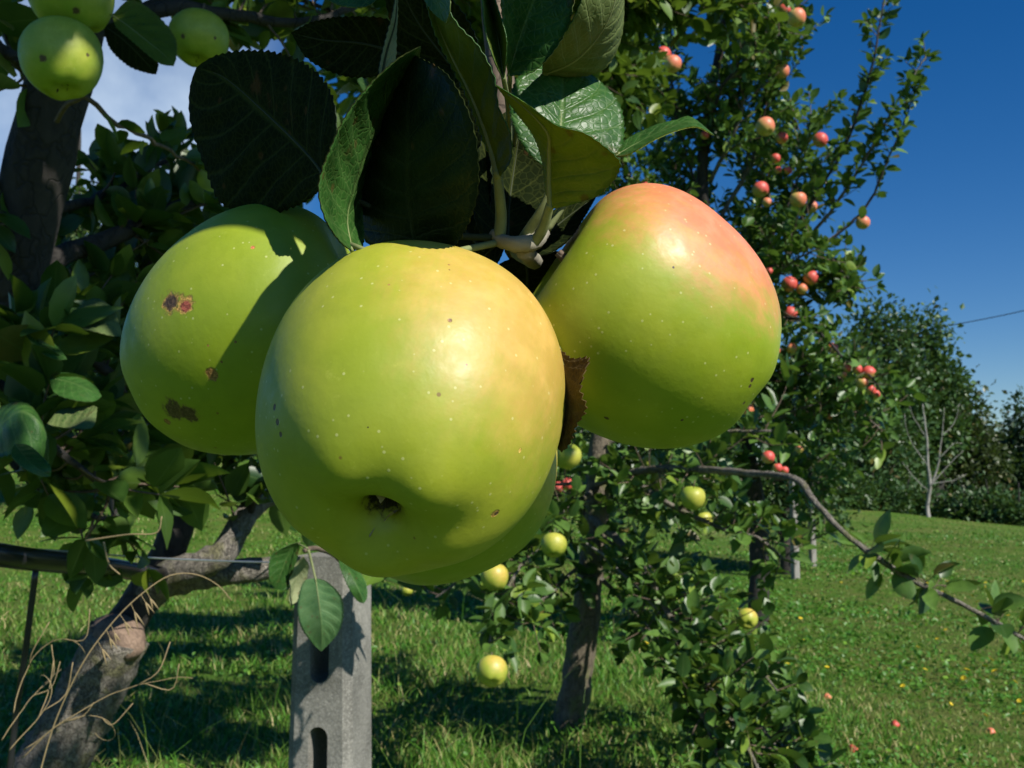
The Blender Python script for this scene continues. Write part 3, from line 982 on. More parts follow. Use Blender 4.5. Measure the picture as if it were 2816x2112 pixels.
# unseen leaves added above the picture to shade the spur and its leaves
rgs = np.random.default_rng(77)
for k, (px, py, d, s, L) in enumerate([(760, 300, .32, .14, .085), (650, 420, .335, .20, .08), (980, 130, .35, .2, .09), (820, 220, .32, .26, .085), (1120, 100, .345, .22, .07), (885, 620, .325, .2, .065)]):
    c = P(px, py, d) + SUN * s
    ax = unit(np.cross(SUN, rgs.standard_normal(3)))
    b = MB()
    put_leaves(b, [c - ax * L / 2], [ax], [SUN + rgs.standard_normal(3) * 0.15], [L], rgs, 0.75)
    b.tube(smooth_path([c - ax * L / 2, c - ax * L / 2 + np.array([-.005, .02, .02]), c - ax * L / 2 + np.array([-.01, .05, .05])], 6), 0.0008, 5)
    b.build('leaf', TOP, br)

# ------------------------------------------------------------------ ground
def ground_z(x, y):
    s = np.clip((3.5 - x) / 7.0, 0, 1)
    return (0.15 * np.clip(y - 9, 0, 60) * s * s * (3 - 2 * s) + 0.03 * np.sin(x * 0.9 + 1) * np.sin(y * 0.7) + 0.02 * np.sin(x * 2.3 + y * 1.7)
            + 0.024 * np.clip(y - 7, 0, 60) - 0.09 * np.clip(x - 6, 0, 8) * np.clip((y - 8) / 10, 0, 1))


def ground():
    b = MB()
    xs = np.concatenate([-np.geomspace(400, 8, 24), np.linspace(-7.6, 12, 90), np.geomspace(12.5, 400, 24)])
    ys = np.concatenate([-np.geomspace(200, 3, 14), np.linspace(-2.5, 16, 90), np.geomspace(16.5, 600, 34)])
    X, Y = np.meshgrid(xs, ys, indexing='ij')
    Z = ground_z(X, Y)
    Z = np.where(Y > 60, ground_z(X, np.full_like(Y, 60.0)), Z)
    n, m = X.shape
    i, j = np.meshgrid(np.arange(n - 1), np.arange(m - 1), indexing='ij')
    f = np.stack([i * m + j, (i + 1) * m + j, (i + 1) * m + j + 1, i * m + j + 1], -1).reshape(-1, 4)
    b.add(np.stack([X, Y, Z], -1), f)
    mt, nt, bs, out = new_mat('meadow_ground')
    co = objco(nt)
    n1 = noise(nt, 0.9, 4, co, 0.6)
    n2 = noise(nt, 7, 5, co, 0.7)
    n3 = noise(nt, 60, 4, co, 0.75)
    f = math_(nt, 'ADD', math_(nt, 'MULTIPLY', n1, 0.5), math_(nt, 'MULTIPLY', n2, 0.5))
    c = ramp(nt, f, [(0.36, (0.07, 0.20, 0.016)), (0.48, (0.12, 0.23, 0.024)), (0.58, (0.21, 0.24, 0.055)), (0.7, (0.095, 0.225, 0.022))])
    c = mix(nt, rng_map(nt, n3, 0.3, 0.7, 0.6, 0), c, (0.03, 0.06, 0.01))
    c = mix(nt, rng_map(nt, n3, 0.55, 0.8, 0, 0.5), c, (0.12, 0.15, 0.04))
    nt.links.new(c, bs.inputs['Base Color'])
    bs.inputs['Roughness'].default_value = 0.9
    bs.inputs['Specular IOR Level'].default_value = 0.15
    bump(nt, math_(nt, 'ADD', n3, n2), bs, 1.0, 0.03)
    o = b.build('meadow_ground', mt)
    tag(o, kind='structure')


ground()


def blade_mat(name, cols, trans=0.25):
    m, nt, b, out = new_mat(name)
    g = nd(nt, 'ShaderNodeNewGeometry')
    co = objco(nt)
    f = math_(nt, 'ADD', math_(nt, 'MULTIPLY', g.outputs['Random Per Island'], 0.55), math_(nt, 'MULTIPLY', noise(nt, 1.1, 3, co), 0.5))
    c = ramp(nt, f, cols)
    nt.links.new(c, b.inputs['Base Color'])
    b.inputs['Roughness'].default_value = 0.5
    b.inputs['Specular IOR Level'].default_value = 0.3
    tr = nd(nt, 'ShaderNodeBsdfTranslucent')
    nt.links.new(c, tr.inputs[0])
    ms = nd(nt, 'ShaderNodeMixShader')
    ms.inputs[0].default_value = trans
    nt.links.new(b.outputs[0], ms.inputs[1])
    nt.links.new(tr.outputs[0], ms.inputs[2])
    nt.links.new(ms.outputs[0], out.inputs[0])
    return m


def in_view(x, y, pad=0.12):
    return (y > 1.6) & (np.abs(x) < (0.5 + pad) * y + 0.3)


def grass():
    rg = np.random.default_rng(11)
    b = MB()
    n = 120000
    # even cover on the near meadow, thinning out with distance
    y = 2.2 * (9.0) ** rg.random(n)
    x = (rg.random(n) * 2 - 1) * (0.62 * y + 0.3)
    # tufty growth near the trees, mown grass to the right
    tuft = 0.5 + 0.5 * np.sin(x * 3.1 + 2 * np.sin(y * 2.3)) * np.sin(y * 2.9 + 1.3 * np.sin(x * 1.7))
    rough = np.clip(1.1 - (x - 0.12 * y) / 0.9, 0.0, 1)
    keep = rg.random(n) < (0.5 + 0.5 * tuft)
    x, y, tuft, rough = x[keep], y[keep], tuft[keep], rough[keep]
    k = len(x)
    h = (0.010 + 0.018 * rg.random(k)) + rough * (0.02 + 0.07 * tuft * rg.random(k) ** 1.5) * np.clip(5.5 / y, 0.4, 1.2)
    tall = rg.random(k) < 0.014 * rough
    h = np.where(tall, h + 0.12 + 0.2 * rg.random(k), h)
    wd = np.where(tall, 0.0009, 0.0016 + 0.0011 * rg.random(k)) * np.clip(y / 3.2, 1, 3.2)
    a = rg.random(k) * 2 * PI
    lean = h * (0.25 + 0.9 * rg.random(k))
    z = ground_z(x, y) - 0.004
    ca, sa = np.cos(a), np.sin(a)
    bn = a + rg.standard_normal(k) * 0.6
    lx, ly = np.cos(bn + PI / 2), np.sin(bn + PI / 2)
    rows = []
    for t, wf in ((0, 1.0), (0.45, 0.85), (0.8, 0.5), (1.0, 0.06)):
        cx = x + lx * lean * t * t
        cy = y + ly * lean * t * t
        cz = z + h * t * (1 - 0.18 * t)
        for sg in (-1, 1):
            rows.append(np.stack([cx + ca * wd * wf * sg, cy + sa * wd * wf * sg, cz], -1))
    V = np.stack(rows, 1)
    fq = np.array([(0, 1, 3, 2), (2, 3, 5, 4), (4, 5, 7, 6)])
    F = (fq[None] + (np.arange(k) * 8)[:, None, None]).reshape(-1, 4)
    b.add(V.reshape(-1, 3), F)
    m = blade_mat('grass_blades', [(0.2, (0.045, 0.155, 0.012)), (0.45, (0.085, 0.235, 0.02)), (0.62, (0.155, 0.27, 0.038)), (0.8, (0.38, 0.33, 0.14))])
    tag(b.build('grass', m), 'short green meadow grass under and beyond the apple trees', 'grass', kind='stuff')
    # broad leaved weeds and clover
    b = MB()
    n = 64000
    y = 2.2 * (6.5) ** rg.random(n)
    x = (rg.random(n) * 2 - 1) * (0.62 * y + 0.3)
    patch = np.sin(x * 1.3 + 0.8) * np.sin(y * 1.1 + 0.4) + 0.6 * np.sin(x * 2.9 + y * 2.1)
    band = np.exp(-((x - 1.0 - 0.28 * (y - 3)) / 0.9) ** 2) * 0.9
    keep = patch + band + rg.standard_normal(n) * 0.45 > 0.55
    x, y = x[keep], y[keep]
    k = len(x)
    dr = np.stack([rg.standard_normal(k), rg.standard_normal(k), 0.35 + 0.4 * rg.random(k)], -1)
    z = ground_z(x, y) + rg.random(k) * 0.045
    nn = np.stack([rg.standard_normal(k) * .4, rg.standard_normal(k) * .4, np.ones(k)], -1)
    put_leaves(b, np.stack([x, y, z], -1), dr, nn, (0.010 + 0.017 * rg.random(k)) * np.clip(y / 4.5, 0.8, 1.4), rg, 0.75)
    m = leaf_mat('meadow_herb_leaves', (0.05, 0.16, 0.014), (0.095, 0.24, 0.025), 0.45, 0.2, fine=False, tcol=(0.16, 0.4, 0.03))
    tag(b.build('meadow_herbs', m), 'bright green clover and broad leaved herbs spread through the grass', 'ground cover', kind='stuff')


grass()

# ------------------------------------------------------------------ near left tree (dark trunk at the left edge)
TL = Tree(31, .34, .66)
tl = empty('apple_tree', P(-330, 1900, 1.5))
tl.location.z = 0
tag(tl, 'near apple tree with a dark leaning trunk at the left edge', 'tree', 'apple trees of the orchard')
b = tl.location
path = np.concatenate([[(b.x, b.y, 0.0)], PP([(-190, 1350, 1.42), (-60, 1000, 1.36), (10, 830, 1.32), (62, 640, 1.30), (118, 400, 1.28), (165, 200, 1.27), (205, 20, 1.27), (270, -350, 1.3), (300, -800, 1.3)])])
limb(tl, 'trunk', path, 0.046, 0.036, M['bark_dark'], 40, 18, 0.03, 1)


def lb(root, pts, r0, r1, mat, seed, T=None, n=22, name='branch', lump=0.06, wob=0.004, **kw):
    p = limb(root, name, PP(pts), r0, r1, mat, n, 9, lump, seed, wob)
    if T is not None:
        T.clothe(p, **kw)
    return p


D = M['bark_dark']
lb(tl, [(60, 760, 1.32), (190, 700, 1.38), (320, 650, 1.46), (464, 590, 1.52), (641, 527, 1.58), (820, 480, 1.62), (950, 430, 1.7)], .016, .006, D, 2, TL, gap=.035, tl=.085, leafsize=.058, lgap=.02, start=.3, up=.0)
p = lb(tl, [(150, 330, 1.15), (225, 268, 1.12), (300, 325, 1.15), (390, 380, 1.2), (480, 425, 1.28), (560, 470, 1.36)], .0032, .0018, M['twig'], 3)
TL.leaves_along(p, .042, .034, .25, 3)
lb(tl, [(190, 120, 1.27), (330, 60, 1.3), (480, 25, 1.34), (640, 40, 1.4), (800, 60, 1.45), (960, 20, 1.5)], .012, .005, D, 4, TL, gap=.06, tl=.09, leafsize=.06, lgap=.03, start=.45, up=.1)
lb(tl, [(150, 260, 1.28), (60, 150, 1.2), (-40, 60, 1.15)], .010, .006, D, 5, TL, gap=.06, tl=.12, leafsize=.06, lgap=.03)
lb(tl, [(30, 840, 1.34), (150, 900, 1.36), (280, 1010, 1.42), (420, 1080, 1.5), (560, 1120, 1.62)], .010, .004, D, 6, TL, gap=.03, tl=.12, leafsize=.054, lgap=.018, start=.1)
lb(tl, [(-60, 1000, 1.30), (60, 1080, 1.2), (150, 1190, 1.15), (260, 1280, 1.18), (360, 1360, 1.25)], .008, .003, D, 7, TL, gap=.036, tl=.10, leafsize=.066, lgap=.022, start=.1)
lb(tl, [(-80, 1120, 1.35), (90, 1320, 1.36), (230, 1400, 1.4), (330, 1440, 1.46)], .008, .003, D, 8, TL, gap=.05, tl=.11, leafsize=.062, lgap=.025, start=.2, droop=.05)
lb(tl, [(90, 560, 1.32), (220, 560, 1.45), (330, 520, 1.6), (420, 470, 1.75), (520, 440, 1.9)], .008, .003, D, 9, TL, gap=.05, tl=.07, leafsize=.05, lgap=.02, start=.25, up=.2)
lb(tl, [(40, 700, 1.35), (240, 800, 1.5), (430, 780, 1.7), (600, 700, 1.9), (760, 600, 2.0)], .010, .004, D, 10, TL, gap=.032, tl=.17, leafsize=.053, lgap=.018, start=.15)
lb(tl, [(60, 640, 1.3), (-20, 560, 1.2), (-80, 500, 1.15)], .006, .003, D, 11, TL, gap=.08, tl=.06, leafsize=.055, lgap=.022)
lb(tl, [(330, 60, 1.3), (560, -60, 1.5), (800, -20, 1.7), (1000, 60, 1.8)], .008, .003, D, 12, TL, gap=.045, tl=.16, leafsize=.06, lgap=.024, start=.3, droop=.08)
# unseen crown limbs added above the picture to shade the ground at lower left
for k, (a, e) in enumerate((((0.1, 1.6, 2.0), (0.5, 1.9, 2.3)), ((-0.2, 1.2, 2.2), (0.35, 1.0, 2.5)), ((-0.1, 1.0, 1.95), (0.5, 0.35, 2.15)), ((-0.3, .8, 1.85), (0.15, 0.15, 2.0)), ((-0.6, 0.9, 2.1), (-0.9, 0.3, 2.4)), ((-0.7, 1.6, 2.2), (-1.3, 2.2, 2.6)), ((0.2, 1.5, 2.2), (0.95, 1.6, 2.5)), ((0.0, 1.9, 2.2), (0.5, 2.5, 2.6)), ((.5, 1.9, 2.3), (1.1, 2.1, 2.6)), ((.3, 2.2, 2.4), (.0, 2.9, 2.85)),
                            ((-0.4, 1.7, 2.0), (-0.1, 2.4, 2.35)))):
    s0 = np.array(P(300, -800, 1.3))
    q = limb(tl, 'branch', [s0, np.array(a), np.array(e)], .018, .006, D, 20, 8, .05, 60 + k)
    TL.clothe(q, .05, .3, .075, .03, start=.1)
def sun_above(px, py, hh):
    v = unit(P(px, py, 1) - CAM)
    g = CAM + v * (CAM[2] / -v[2])
    return g + SUN * (hh / SUN[2])


for k, tg in enumerate([[(400, 1790, 2.3), (600, 1800, 2.35), (820, 1780, 2.4)], [(420, 1710, 2.35), (600, 1740, 2.4), (780, 1700, 2.45)], [(380, 2060, 2.2), (560, 2070, 2.25), (760, 2030, 2.3)]]):  # more unseen limbs added sunward so that shade bands fall on the grass
    q = limb(tl, 'branch', [np.array(P(300, -800, 1.3))] + [sun_above(*t_) for t_ in tg], .018, .006, D, 24, 8, .05, 80 + k)
    TL.clothe(q[8:], .022, .2, .075, .028, start=.0)
tf = TL.finish(tl, M['fol_near'], M['twig'])
# big single leaves of this tree near the camera
loft_leaf('leaf', tl, [(308, 42, 1.02), (350, 70, 1.0), (400, 110, .99), (450, 150, .985), (478, 182, .985)],
          [(320, 75, 1.0), (360, 110, .985), (400, 145, .975), (440, 175, .975)], [(360, 0, 1.03), (430, 40, 1.03), (480, 100, 1.01), (486, 150, .99)],
          TOP, M['leaf_olive'], 'under', seed=31, n=36, bulge=.06, petiole=[(290, 30, 1.05), (308, 42, 1.02)], label='drooping olive leaf with a brown scorched patch')
loft_leaf('leaf', tl, [(285, 70, 1.1), (340, 110, 1.1), (400, 170, 1.1), (430, 205, 1.1)], [(300, 130, 1.1), (350, 180, 1.1), (400, 200, 1.1)], [(340, 60, 1.1), (410, 110, 1.1), (435, 170, 1.1)],
          ST, SU, 'under', seed=32, n=36)
loft_leaf('leaf', tl, [(-60, 1240, 1.08), (0, 1170, 1.05), (60, 1130, 1.03), (120, 1180, 1.03), (135, 1290, 1.05)],
          [(-20, 1140, 1.08), (40, 1105, 1.07), (90, 1120, 1.05), (130, 1200, 1.04)], [(-20, 1260, 1.04), (40, 1250, 1.02), (90, 1270, 1.02), (110, 1300, 1.04)], TOP, UND, 'top', seed=33, n=36, bulge=.05)
loft_leaf('leaf', tl, [(135, 1040, 1.1), (190, 1050, 1.09), (240, 1070, 1.08), (280, 1090, 1.09)], [(160, 1025, 1.11), (210, 1030, 1.11), (260, 1060, 1.1)], [(150, 1080, 1.07), (200, 1100, 1.06), (255, 1105, 1.07)],
          TOP, UND, 'top', seed=34, n=30)
loft_leaf('leaf', tl, [(60, 905, 1.1), (100, 935, 1.1), (140, 960, 1.09), (185, 988, 1.09)], [(90, 905, 1.12), (130, 930, 1.12), (165, 960, 1.1)], [(85, 940, 1.08), (120, 975, 1.07), (160, 990, 1.08)],
          TOP, UND, 'top', seed=35, n=30)
loft_leaf('leaf', tl, [(130, 1165, 1.05), (180, 1180, 1.03), (240, 1150, 1.03), (268, 1120, 1.06)], [(160, 1130, 1.08), (210, 1120, 1.09), (250, 1115, 1.08)], [(150, 1172, 1.02), (200, 1178, 1.0), (255, 1175, 1.02)],
          TOP, UND, 'under', seed=36, n=30)
loft_leaf('leaf', tl, [(40, 1220, .98), (70, 1260, .97), (105, 1290, .97), (140, 1310, .98)], [(30, 1250, .96), (60, 1285, .96), (110, 1310, .97)], [(80, 1225, 1.0), (120, 1260, .99), (140, 1285, .98)],
          TOP, UND, 'top', seed=37, n=30)
loft_leaf('leaf', tl, [(190, 875, 1.15), (230, 900, 1.14), (290, 890, 1.14), (340, 925, 1.15)], [(210, 850, 1.17), (260, 820, 1.18), (310, 850, 1.17)], [(215, 900, 1.12), (270, 915, 1.12), (310, 925, 1.13)],
          ST, UND, 'under', seed=38, n=30)

# ------------------------------------------------------------------ forked tree, lower left
TF_ = Tree(52, .3, .7)
f0 = P(60, 2300, 1.62)
tfk = empty('apple_tree', (f0[0] - 0.06, f0[1] + 0.02, 0))
tag(tfk, 'forked apple tree with a sunlit grey trunk and pruned stub at lower left', 'tree', 'apple trees of the orchard')
K = M['bark']
limb(tfk, 'trunk', np.concatenate([[(f0[0] - 0.06, f0[1] + 0.02, -0.02)], PP([(70, 2250, 1.62), (170, 2050, 1.62), (255, 1890, 1.62), (330, 1745, 1.62)])]), .062, .047, K, 40, 22, .05, 3)
c = MB()
e0, e1 = P(322, 1760, 1.62), P(342, 1722, 1.615)
c.tube(np.array([e0, e0 * .4 + e1 * .6, e1, e1 * 1.0 + (e1 - e0) * .15]), [.0475, .043, .030, .006], 20, .05, np.random.default_rng(2))
c.build('pruned_stub', M['cut_wood'], tfk)
lb(tfk, [(285, 1840, 1.66), (350, 1710, 1.69), (420, 1600, 1.70), (452, 1540, 1.70), (490, 1430, 1.72), (512, 1300, 1.76), (522, 1150, 1.8), (560, 900, 1.9)], .034, .017, D, 4, TF_, n=40, lump=.05, wob=.002, gap=.10, tl=.16, leafsize=.06, lgap=.03, start=.5)
lb(tfk, [(400, 1640, 1.70), (470, 1580, 1.665), (560, 1550, 1.65), (625, 1510, 1.66), (665, 1440, 1.69), (710, 1385, 1.74), (800, 1330, 1.8)], .029, .015, K, 5, TF_, n=34, lump=.05, wob=.001, gap=.10, tl=.14, leafsize=.06, lgap=.03, start=.6)
lb(tfk, [(420, 1610, 1.71), (560, 1580, 1.72), (700, 1570, 1.75), (880, 1560, 1.8), (1010, 1520, 1.9)], .026, .014, K, 6, TF_, n=34, lump=.05, wob=.002, gap=.16, tl=.13, leafsize=.06, lgap=.035, start=.6)
lb(tfk, [(512, 1330, 1.76), (420, 1250, 1.7), (330, 1180, 1.66), (240, 1160, 1.62)], .009, .004, D, 8, TF_, gap=.05, tl=.13, leafsize=.062, lgap=.024)
lb(tfk, [(500, 1400, 1.72), (420, 1380, 1.66), (330, 1330, 1.6), (260, 1310, 1.56)], .007, .003, D, 9, TF_, gap=.06, tl=.10, leafsize=.062, lgap=.026)
lb(tfk, [(690, 1410, 1.7), (720, 1300, 1.7), (740, 1240, 1.72), (700, 1180, 1.75)], .006, .003, D, 10, TF_, gap=.05, tl=.10, leafsize=.065, lgap=.024)
p = lb(tfk, [(980, 1600, 1.2), (930, 1530, 1.08), (870, 1508, 1.0), (838, 1512, .98)], .004, .0022, M['twig'], 11, wob=.001)
lb(tfk, [(1010, 1520, 1.9), (1000, 1560, 1.5), (980, 1600, 1.2)], .006, .004, M['twig'], 12)
lb(tfk, [(980, 1600, 1.2), (1090, 1500, 1.22), (1200, 1390, 1.24)], .004, .0025, M['twig'], 13, TF_, gap=.05, tl=.07, leafsize=.06, lgap=.02, start=.1)  # added twig hidden behind the apples, set there to shade the post top
TF_.finish(tfk, M['fol_near'], M['twig'])
loft_leaf('leaf', tfk, [(868, 1590, .975), (876, 1650, .965), (884, 1720, .96), (884, 1792, .965)],
          [(835, 1600, .975), (818, 1660, .97), (826, 1720, .965), (858, 1768, .965)], [(900, 1600, .97), (938, 1640, .962), (944, 1700, .958), (925, 1748, .96)],
          leaf_mat('apple_leaf_sun_painted', (0.06, 0.15, 0.045), (0.10, 0.20, 0.07), 0.5, 0.06, veinf=.35), UND, 'top', seed=41, bulge=.05, n=50, petiole=[(848, 1512, .98), (860, 1560, .98)], prad=.0012, label='hanging leaf coloured pale green for sunlight in front of the concrete post')  # lighter copy of the leaf colour: sunlight put into the green
loft_leaf('leaf', tfk, [(826, 1490, 1.0), (800, 1510, .995), (775, 1570, .99), (755, 1620, .99)],
          [(790, 1500, .985), (745, 1530, .98), (740, 1590, .98)], [(820, 1520, 1.01), (805, 1580, 1.01), (785, 1620, 1.0)], TOP, UND, 'top', seed=42, n=36, petiole=[(845, 1508, .98)])
loft_leaf('leaf', tfk, [(835, 1530, 1.0), (820, 1580, 1.01), (808, 1630, 1.01), (800, 1665, 1.0)],
          [(808, 1560, 1.0), (795, 1610, 1.0), (795, 1645, 1.0)], [(850, 1560, 1.01), (838, 1610, 1.015), (820, 1650, 1.01)], M['leaf_pale'], M['leaf_brown'], 'top', seed=43, n=36, wav=.03, label='withered yellowish leaf')
loft_leaf('leaf', tfk, [(930, 1530, 1.08), (960, 1570, 1.06), (985, 1620, 1.05), (1000, 1660, 1.05)],
          [(935, 1560, 1.06), (955, 1610, 1.05), (980, 1650, 1.05)], [(970, 1550, 1.08), (1005, 1600, 1.07), (1010, 1640, 1.06)], TOP, UND, 'top', seed=44, n=36)

# ------------------------------------------------------------------ green apple tree in the middle
TC = Tree(5, .42, .75)
c0 = P(1560, 2035, 3.3)
tc = empty('apple_tree', (c0[0], c0[1], ground_z(c0[0], c0[1])))
tag(tc, 'slender apple tree bearing yellow green apples, its mossy trunk right of the post', 'tree', 'apple trees of the orchard')
KM = bark_mat('mossy_apple_bark', (0.06, 0.05, 0.035), (0.24, 0.2, 0.14), 30, 0.8, 0.006, moss=(0.12, 0.15, 0.035))
limb(tc, 'trunk', PP([(1558, 2075, 3.3), (1568, 1960, 3.3), (1590, 1830, 3.3), (1612, 1640, 3.3), (1632, 1450, 3.32), (1645, 1250, 3.35), (1680, 1050, 3.4), (1720, 800, 3.5), (1740, 600, 3.6)]), .054, .02, KM, 50, 16, .05, 4, .004)
TW = M['twig']
p = lb(tc, [(1640, 1330, 3.3), (1760, 1292, 3.1), (1900, 1290, 2.9), (2050, 1300, 2.65), (2180, 1312, 2.45), (2235, 1375, 2.38), (2300, 1440, 2.32), (2390, 1512, 2.28), (2520, 1592, 2.25), (2650, 1655, 2.22), (2816, 1745, 2.2), (3000, 1850, 2.2)], .0135, .0035, K, 20, n=80, wob=.0022, lump=.11)
TC.clothe(p[:26], .05, .16, .058, .022, start=.15, up=.15)
for (px, py, dd, nl) in ((2395, 1510, 2.28, 12), (2545, 1600, 2.24, 9), (2575, 1610, 2.24, 6), (2745, 1710, 2.2, 8), (2440, 1555, 2.27, 7), (2700, 1675, 2.2, 3), (2800, 1740, 2.2, 6)):
    q = P(px, py, dd)
    for k in range(nl):
        v = unit(TC.rg.standard_normal(3) + np.array([0.2, -0.2, 0.1]))
        TC.tw.tube(np.array([q, q + v * .012, q + v * .025 + np.array([0, 0, -.002])]), .0009, 4, cap=False)
        TC.leaf(q + v * .022, v + np.array([0, 0, -.1]), unit(np.array([0, 0, 1.]) + TC.rg.standard_normal(3) * .8), .05 + .028 * TC.rg.random())
lb(tc, [(1625, 1420, 3.3), (1750, 1540, 3.0), (1850, 1720, 2.7), (1950, 1890, 2.5), (2040, 2030, 2.4), (2110, 2160, 2.35)], .014, .004, K, 21, TC, n=36, gap=.026, tl=.13, leafsize=.053, lgap=.018, start=.3, droop=.05, up=.1)
lb(tc, [(1850, 1720, 2.7), (1900, 1900, 2.5), (1960, 2050, 2.4), (2010, 2200, 2.35)], .008, .003, K, 35, TC, gap=.026, tl=.12, leafsize=.053, lgap=.018, start=.2, droop=.05)
lb(tc, [(1950, 1890, 2.5), (2060, 1960, 2.5), (2150, 2060, 2.45), (2230, 2130, 2.4)], .006, .003, K, 36, TC, gap=.03, tl=.1, leafsize=.053, lgap=.018, start=.1, droop=.05)
lb(tc, [(1622, 1490, 3.3), (1520, 1490, 3.0), (1430, 1560, 2.7), (1370, 1680, 2.5), (1345, 1790, 2.42)], .009, .003, K, 22, TC, gap=.05, tl=.1, leafsize=.06, lgap=.026, start=.15, droop=.02)
lb(tc, [(1622, 1460, 3.3), (1790, 1560, 3.1), (1950, 1690, 2.95), (2060, 1800, 2.85), (2140, 1900, 2.8)], .010, .003, K, 23, TC, gap=.045, tl=.14, leafsize=.06, lgap=.024, start=.15)
lb(tc, [(1632, 1350, 3.3), (1520, 1420, 3.05), (1400, 1470, 2.9), (1300, 1560, 2.75), (1200, 1640, 2.7)], .010, .003, K, 24, TC, gap=.055, tl=.13, leafsize=.06, lgap=.026, start=.1)
p = lb(tc, [(1600, 1480, 3.1), (1780, 1650, 2.85), (1870, 1790, 2.7), (1955, 1925, 2.6)], .0042, .0026, M['bark_pale'], 25)
lb(tc, [(1645, 1250, 3.35), (1800, 1360, 3.2), (1950, 1440, 3.1), (2080, 1480, 3.0), (2150, 1540, 2.95)], .011, .004, K, 26, TC, gap=.04, tl=.16, leafsize=.06, lgap=.022, start=.1)
lb(tc, [(1648, 1230, 3.35), (1830, 1150, 3.3), (1980, 1180, 3.2), (2120, 1180, 3.1)], .012, .004, K, 27, TC, gap=.05, tl=.18, leafsize=.06, lgap=.024, start=.3)
lb(tc, [(1620, 1560, 3.3), (1760, 1700, 3.2), (1850, 1800, 3.2)], .008, .003, K, 28, TC, gap=.05, tl=.14, leafsize=.06, lgap=.024)
lb(tc, [(1625, 1530, 3.3), (1500, 1640, 3.1), (1400, 1740, 2.9)], .007, .003, K, 29, TC, gap=.06, tl=.12, leafsize=.06, lgap=.026, start=.2)
lb(tc, [(1660, 1130, 3.4), (1500, 1100, 3.5), (1300, 1150, 3.6), (1200, 1250, 3.6)], .012, .004, K, 30, TC, gap=.06, tl=.2, leafsize=.06, lgap=.026)
lb(tc, [(1690, 960, 3.45), (1850, 820, 3.5), (1950, 700, 3.6)], .010, .004, K, 31, TC, gap=.06, tl=.2, leafsize=.06, lgap=.026)
lb(tc, [(1645, 1300, 3.35), (1560, 1330, 3.5), (1450, 1330, 3.7)], .009, .003, K, 33, TC, gap=.05, tl=.18, leafsize=.06, lgap=.024)
print('leaves', len(TC.lf[0]), len(TL.lf[0]), len(TF_.lf[0]))
TC.finish(tc, M['fol_mid'], TW, fruit=[(1523, 1500, 36, 2.6), (1360, 1588, 38, 2.5), (1353, 1847, 43, 2.2), (2055, 1703, 29, 3.3), (1808, 1322, 23, 3.4), (1785, 1280, 27, 3.4), (1905, 1370, 20, 2.8), (1935, 1430, 24, 3.4), (2120, 1275, 30, 2.6), (1548, 1338, 26, 4.6)])

# ------------------------------------------------------------------ tree with red apples
reds = [
    (1824, 150, 18, 0, 'rosy apple on top of a pair near the pale upright twig'), (1850, 177, 20, 1, 'yellowish apple under the rosy one near the pale upright twig'), (1826, 230, 10, 0, 'small red apple below the upright twig pair'),
    (2191, 49, 21, 1, 'pink apple nearest the top edge of the tall tree'), (2158, 28, 14, 0, 'apple half hidden behind the topmost pink apple'), (2150, 197, 17, 1, 'pale pink apple alone against dark leaves in the upper crown'),
    (2125, 139, 9, 1, 'tiny pale apple just above the lone pale pink apple'), (2105, 349, 22, 1, 'greenish pink apple in the middle of the crown'), (2150, 380, 14, 0, 'narrow red apple just right of the greenish pink one'),
    (2256, 386, 17, 0, 'bright crimson apple at the foot of the long shoots'), (2133, 436, 11, 0, 'topmost red apple of the small trio above the pale leaves'), (2140, 468, 8, 0, 'left lower apple of the small red trio'), (2168, 470, 9, 0, 'right lower apple of the small red trio'),
    (2092, 522, 19, 0, 'large red apple with a leaf across it in mid crown'), (2109, 557, 11, 1, 'small pink apple right under the large leaf crossed one'), (2195, 550, 19, 1, 'peach coloured apple left of a small yellowish one'), (2232, 570, 14, 1, 'yellowish apple right of the peach coloured one'),
    (1773, 519, 15, 0, 'red apple peeping over the shoulder of the blushed apple'), (2373, 613, 16, 1, 'apple farthest right against the sky, under the shoots'), (1938, 372, 10, 0, 'red apple beside the tip of the pointed leaf'),
    (2171, 782, 18, 0, 'rosy apple left of another, right of the blushed apple'), (2231, 765, 17, 0, 'rosy apple with sky behind it, right one of two'), (2206, 795, 13, 1, 'green sided apple wedged below two rosy ones'), (2115, 747, 9, 0, 'small red apple at the edge of the blushed apple'),
    (2173, 863, 16, 0, 'red apple on the arching bare branch near its top'), (2178, 959, 11, 1, 'pale pink apple below the arching branch'), (2133, 964, 11, 1, 'flat yellowish apple beside the blushed apple'), (2290, 958, 12, 0, 'pink apple halfway along the arching branch'),
    (2330, 1013, 10, 0, 'leftmost red apple in the bunch at the branch end'), (2358, 1016, 11, 0, 'second red apple from the left in the branch end bunch'), (2390, 1026, 16, 0, 'biggest red apple of the branch end bunch'), (2371, 1052, 13, 1, 'pink apple below the biggest in the branch end bunch'),
    (2395, 1073, 11, 0, 'dark red apple low in the branch end bunch'), (2409, 1085, 10, 0, 'lowest red apple of the branch end bunch'), (2052, 1128, 17, 1, 'pink apple touching the lower right side of the blushed apple'), (2113, 1258, 15, 0, 'upper red apple above the brown branch fork'),
    (2138, 1287, 11, 0, 'left red apple resting at the brown branch fork'), (2158, 1294, 9, 0, 'bright right apple resting at the brown branch fork'), (2199, 1235, 9, 1, 'upright orange pink apple above the brown branch'), (2280, 1147, 7, 1, 'tiny orange apple deep in the lower crown'),
    (1535, 1341, 13, 0, 'left one of two red apples under the withered leaf'), (1560, 1332, 14, 0, 'right one of two red apples under the withered leaf'), (2320, 1030, 7, 1, 'small apple half behind leaves left of the bunch')]


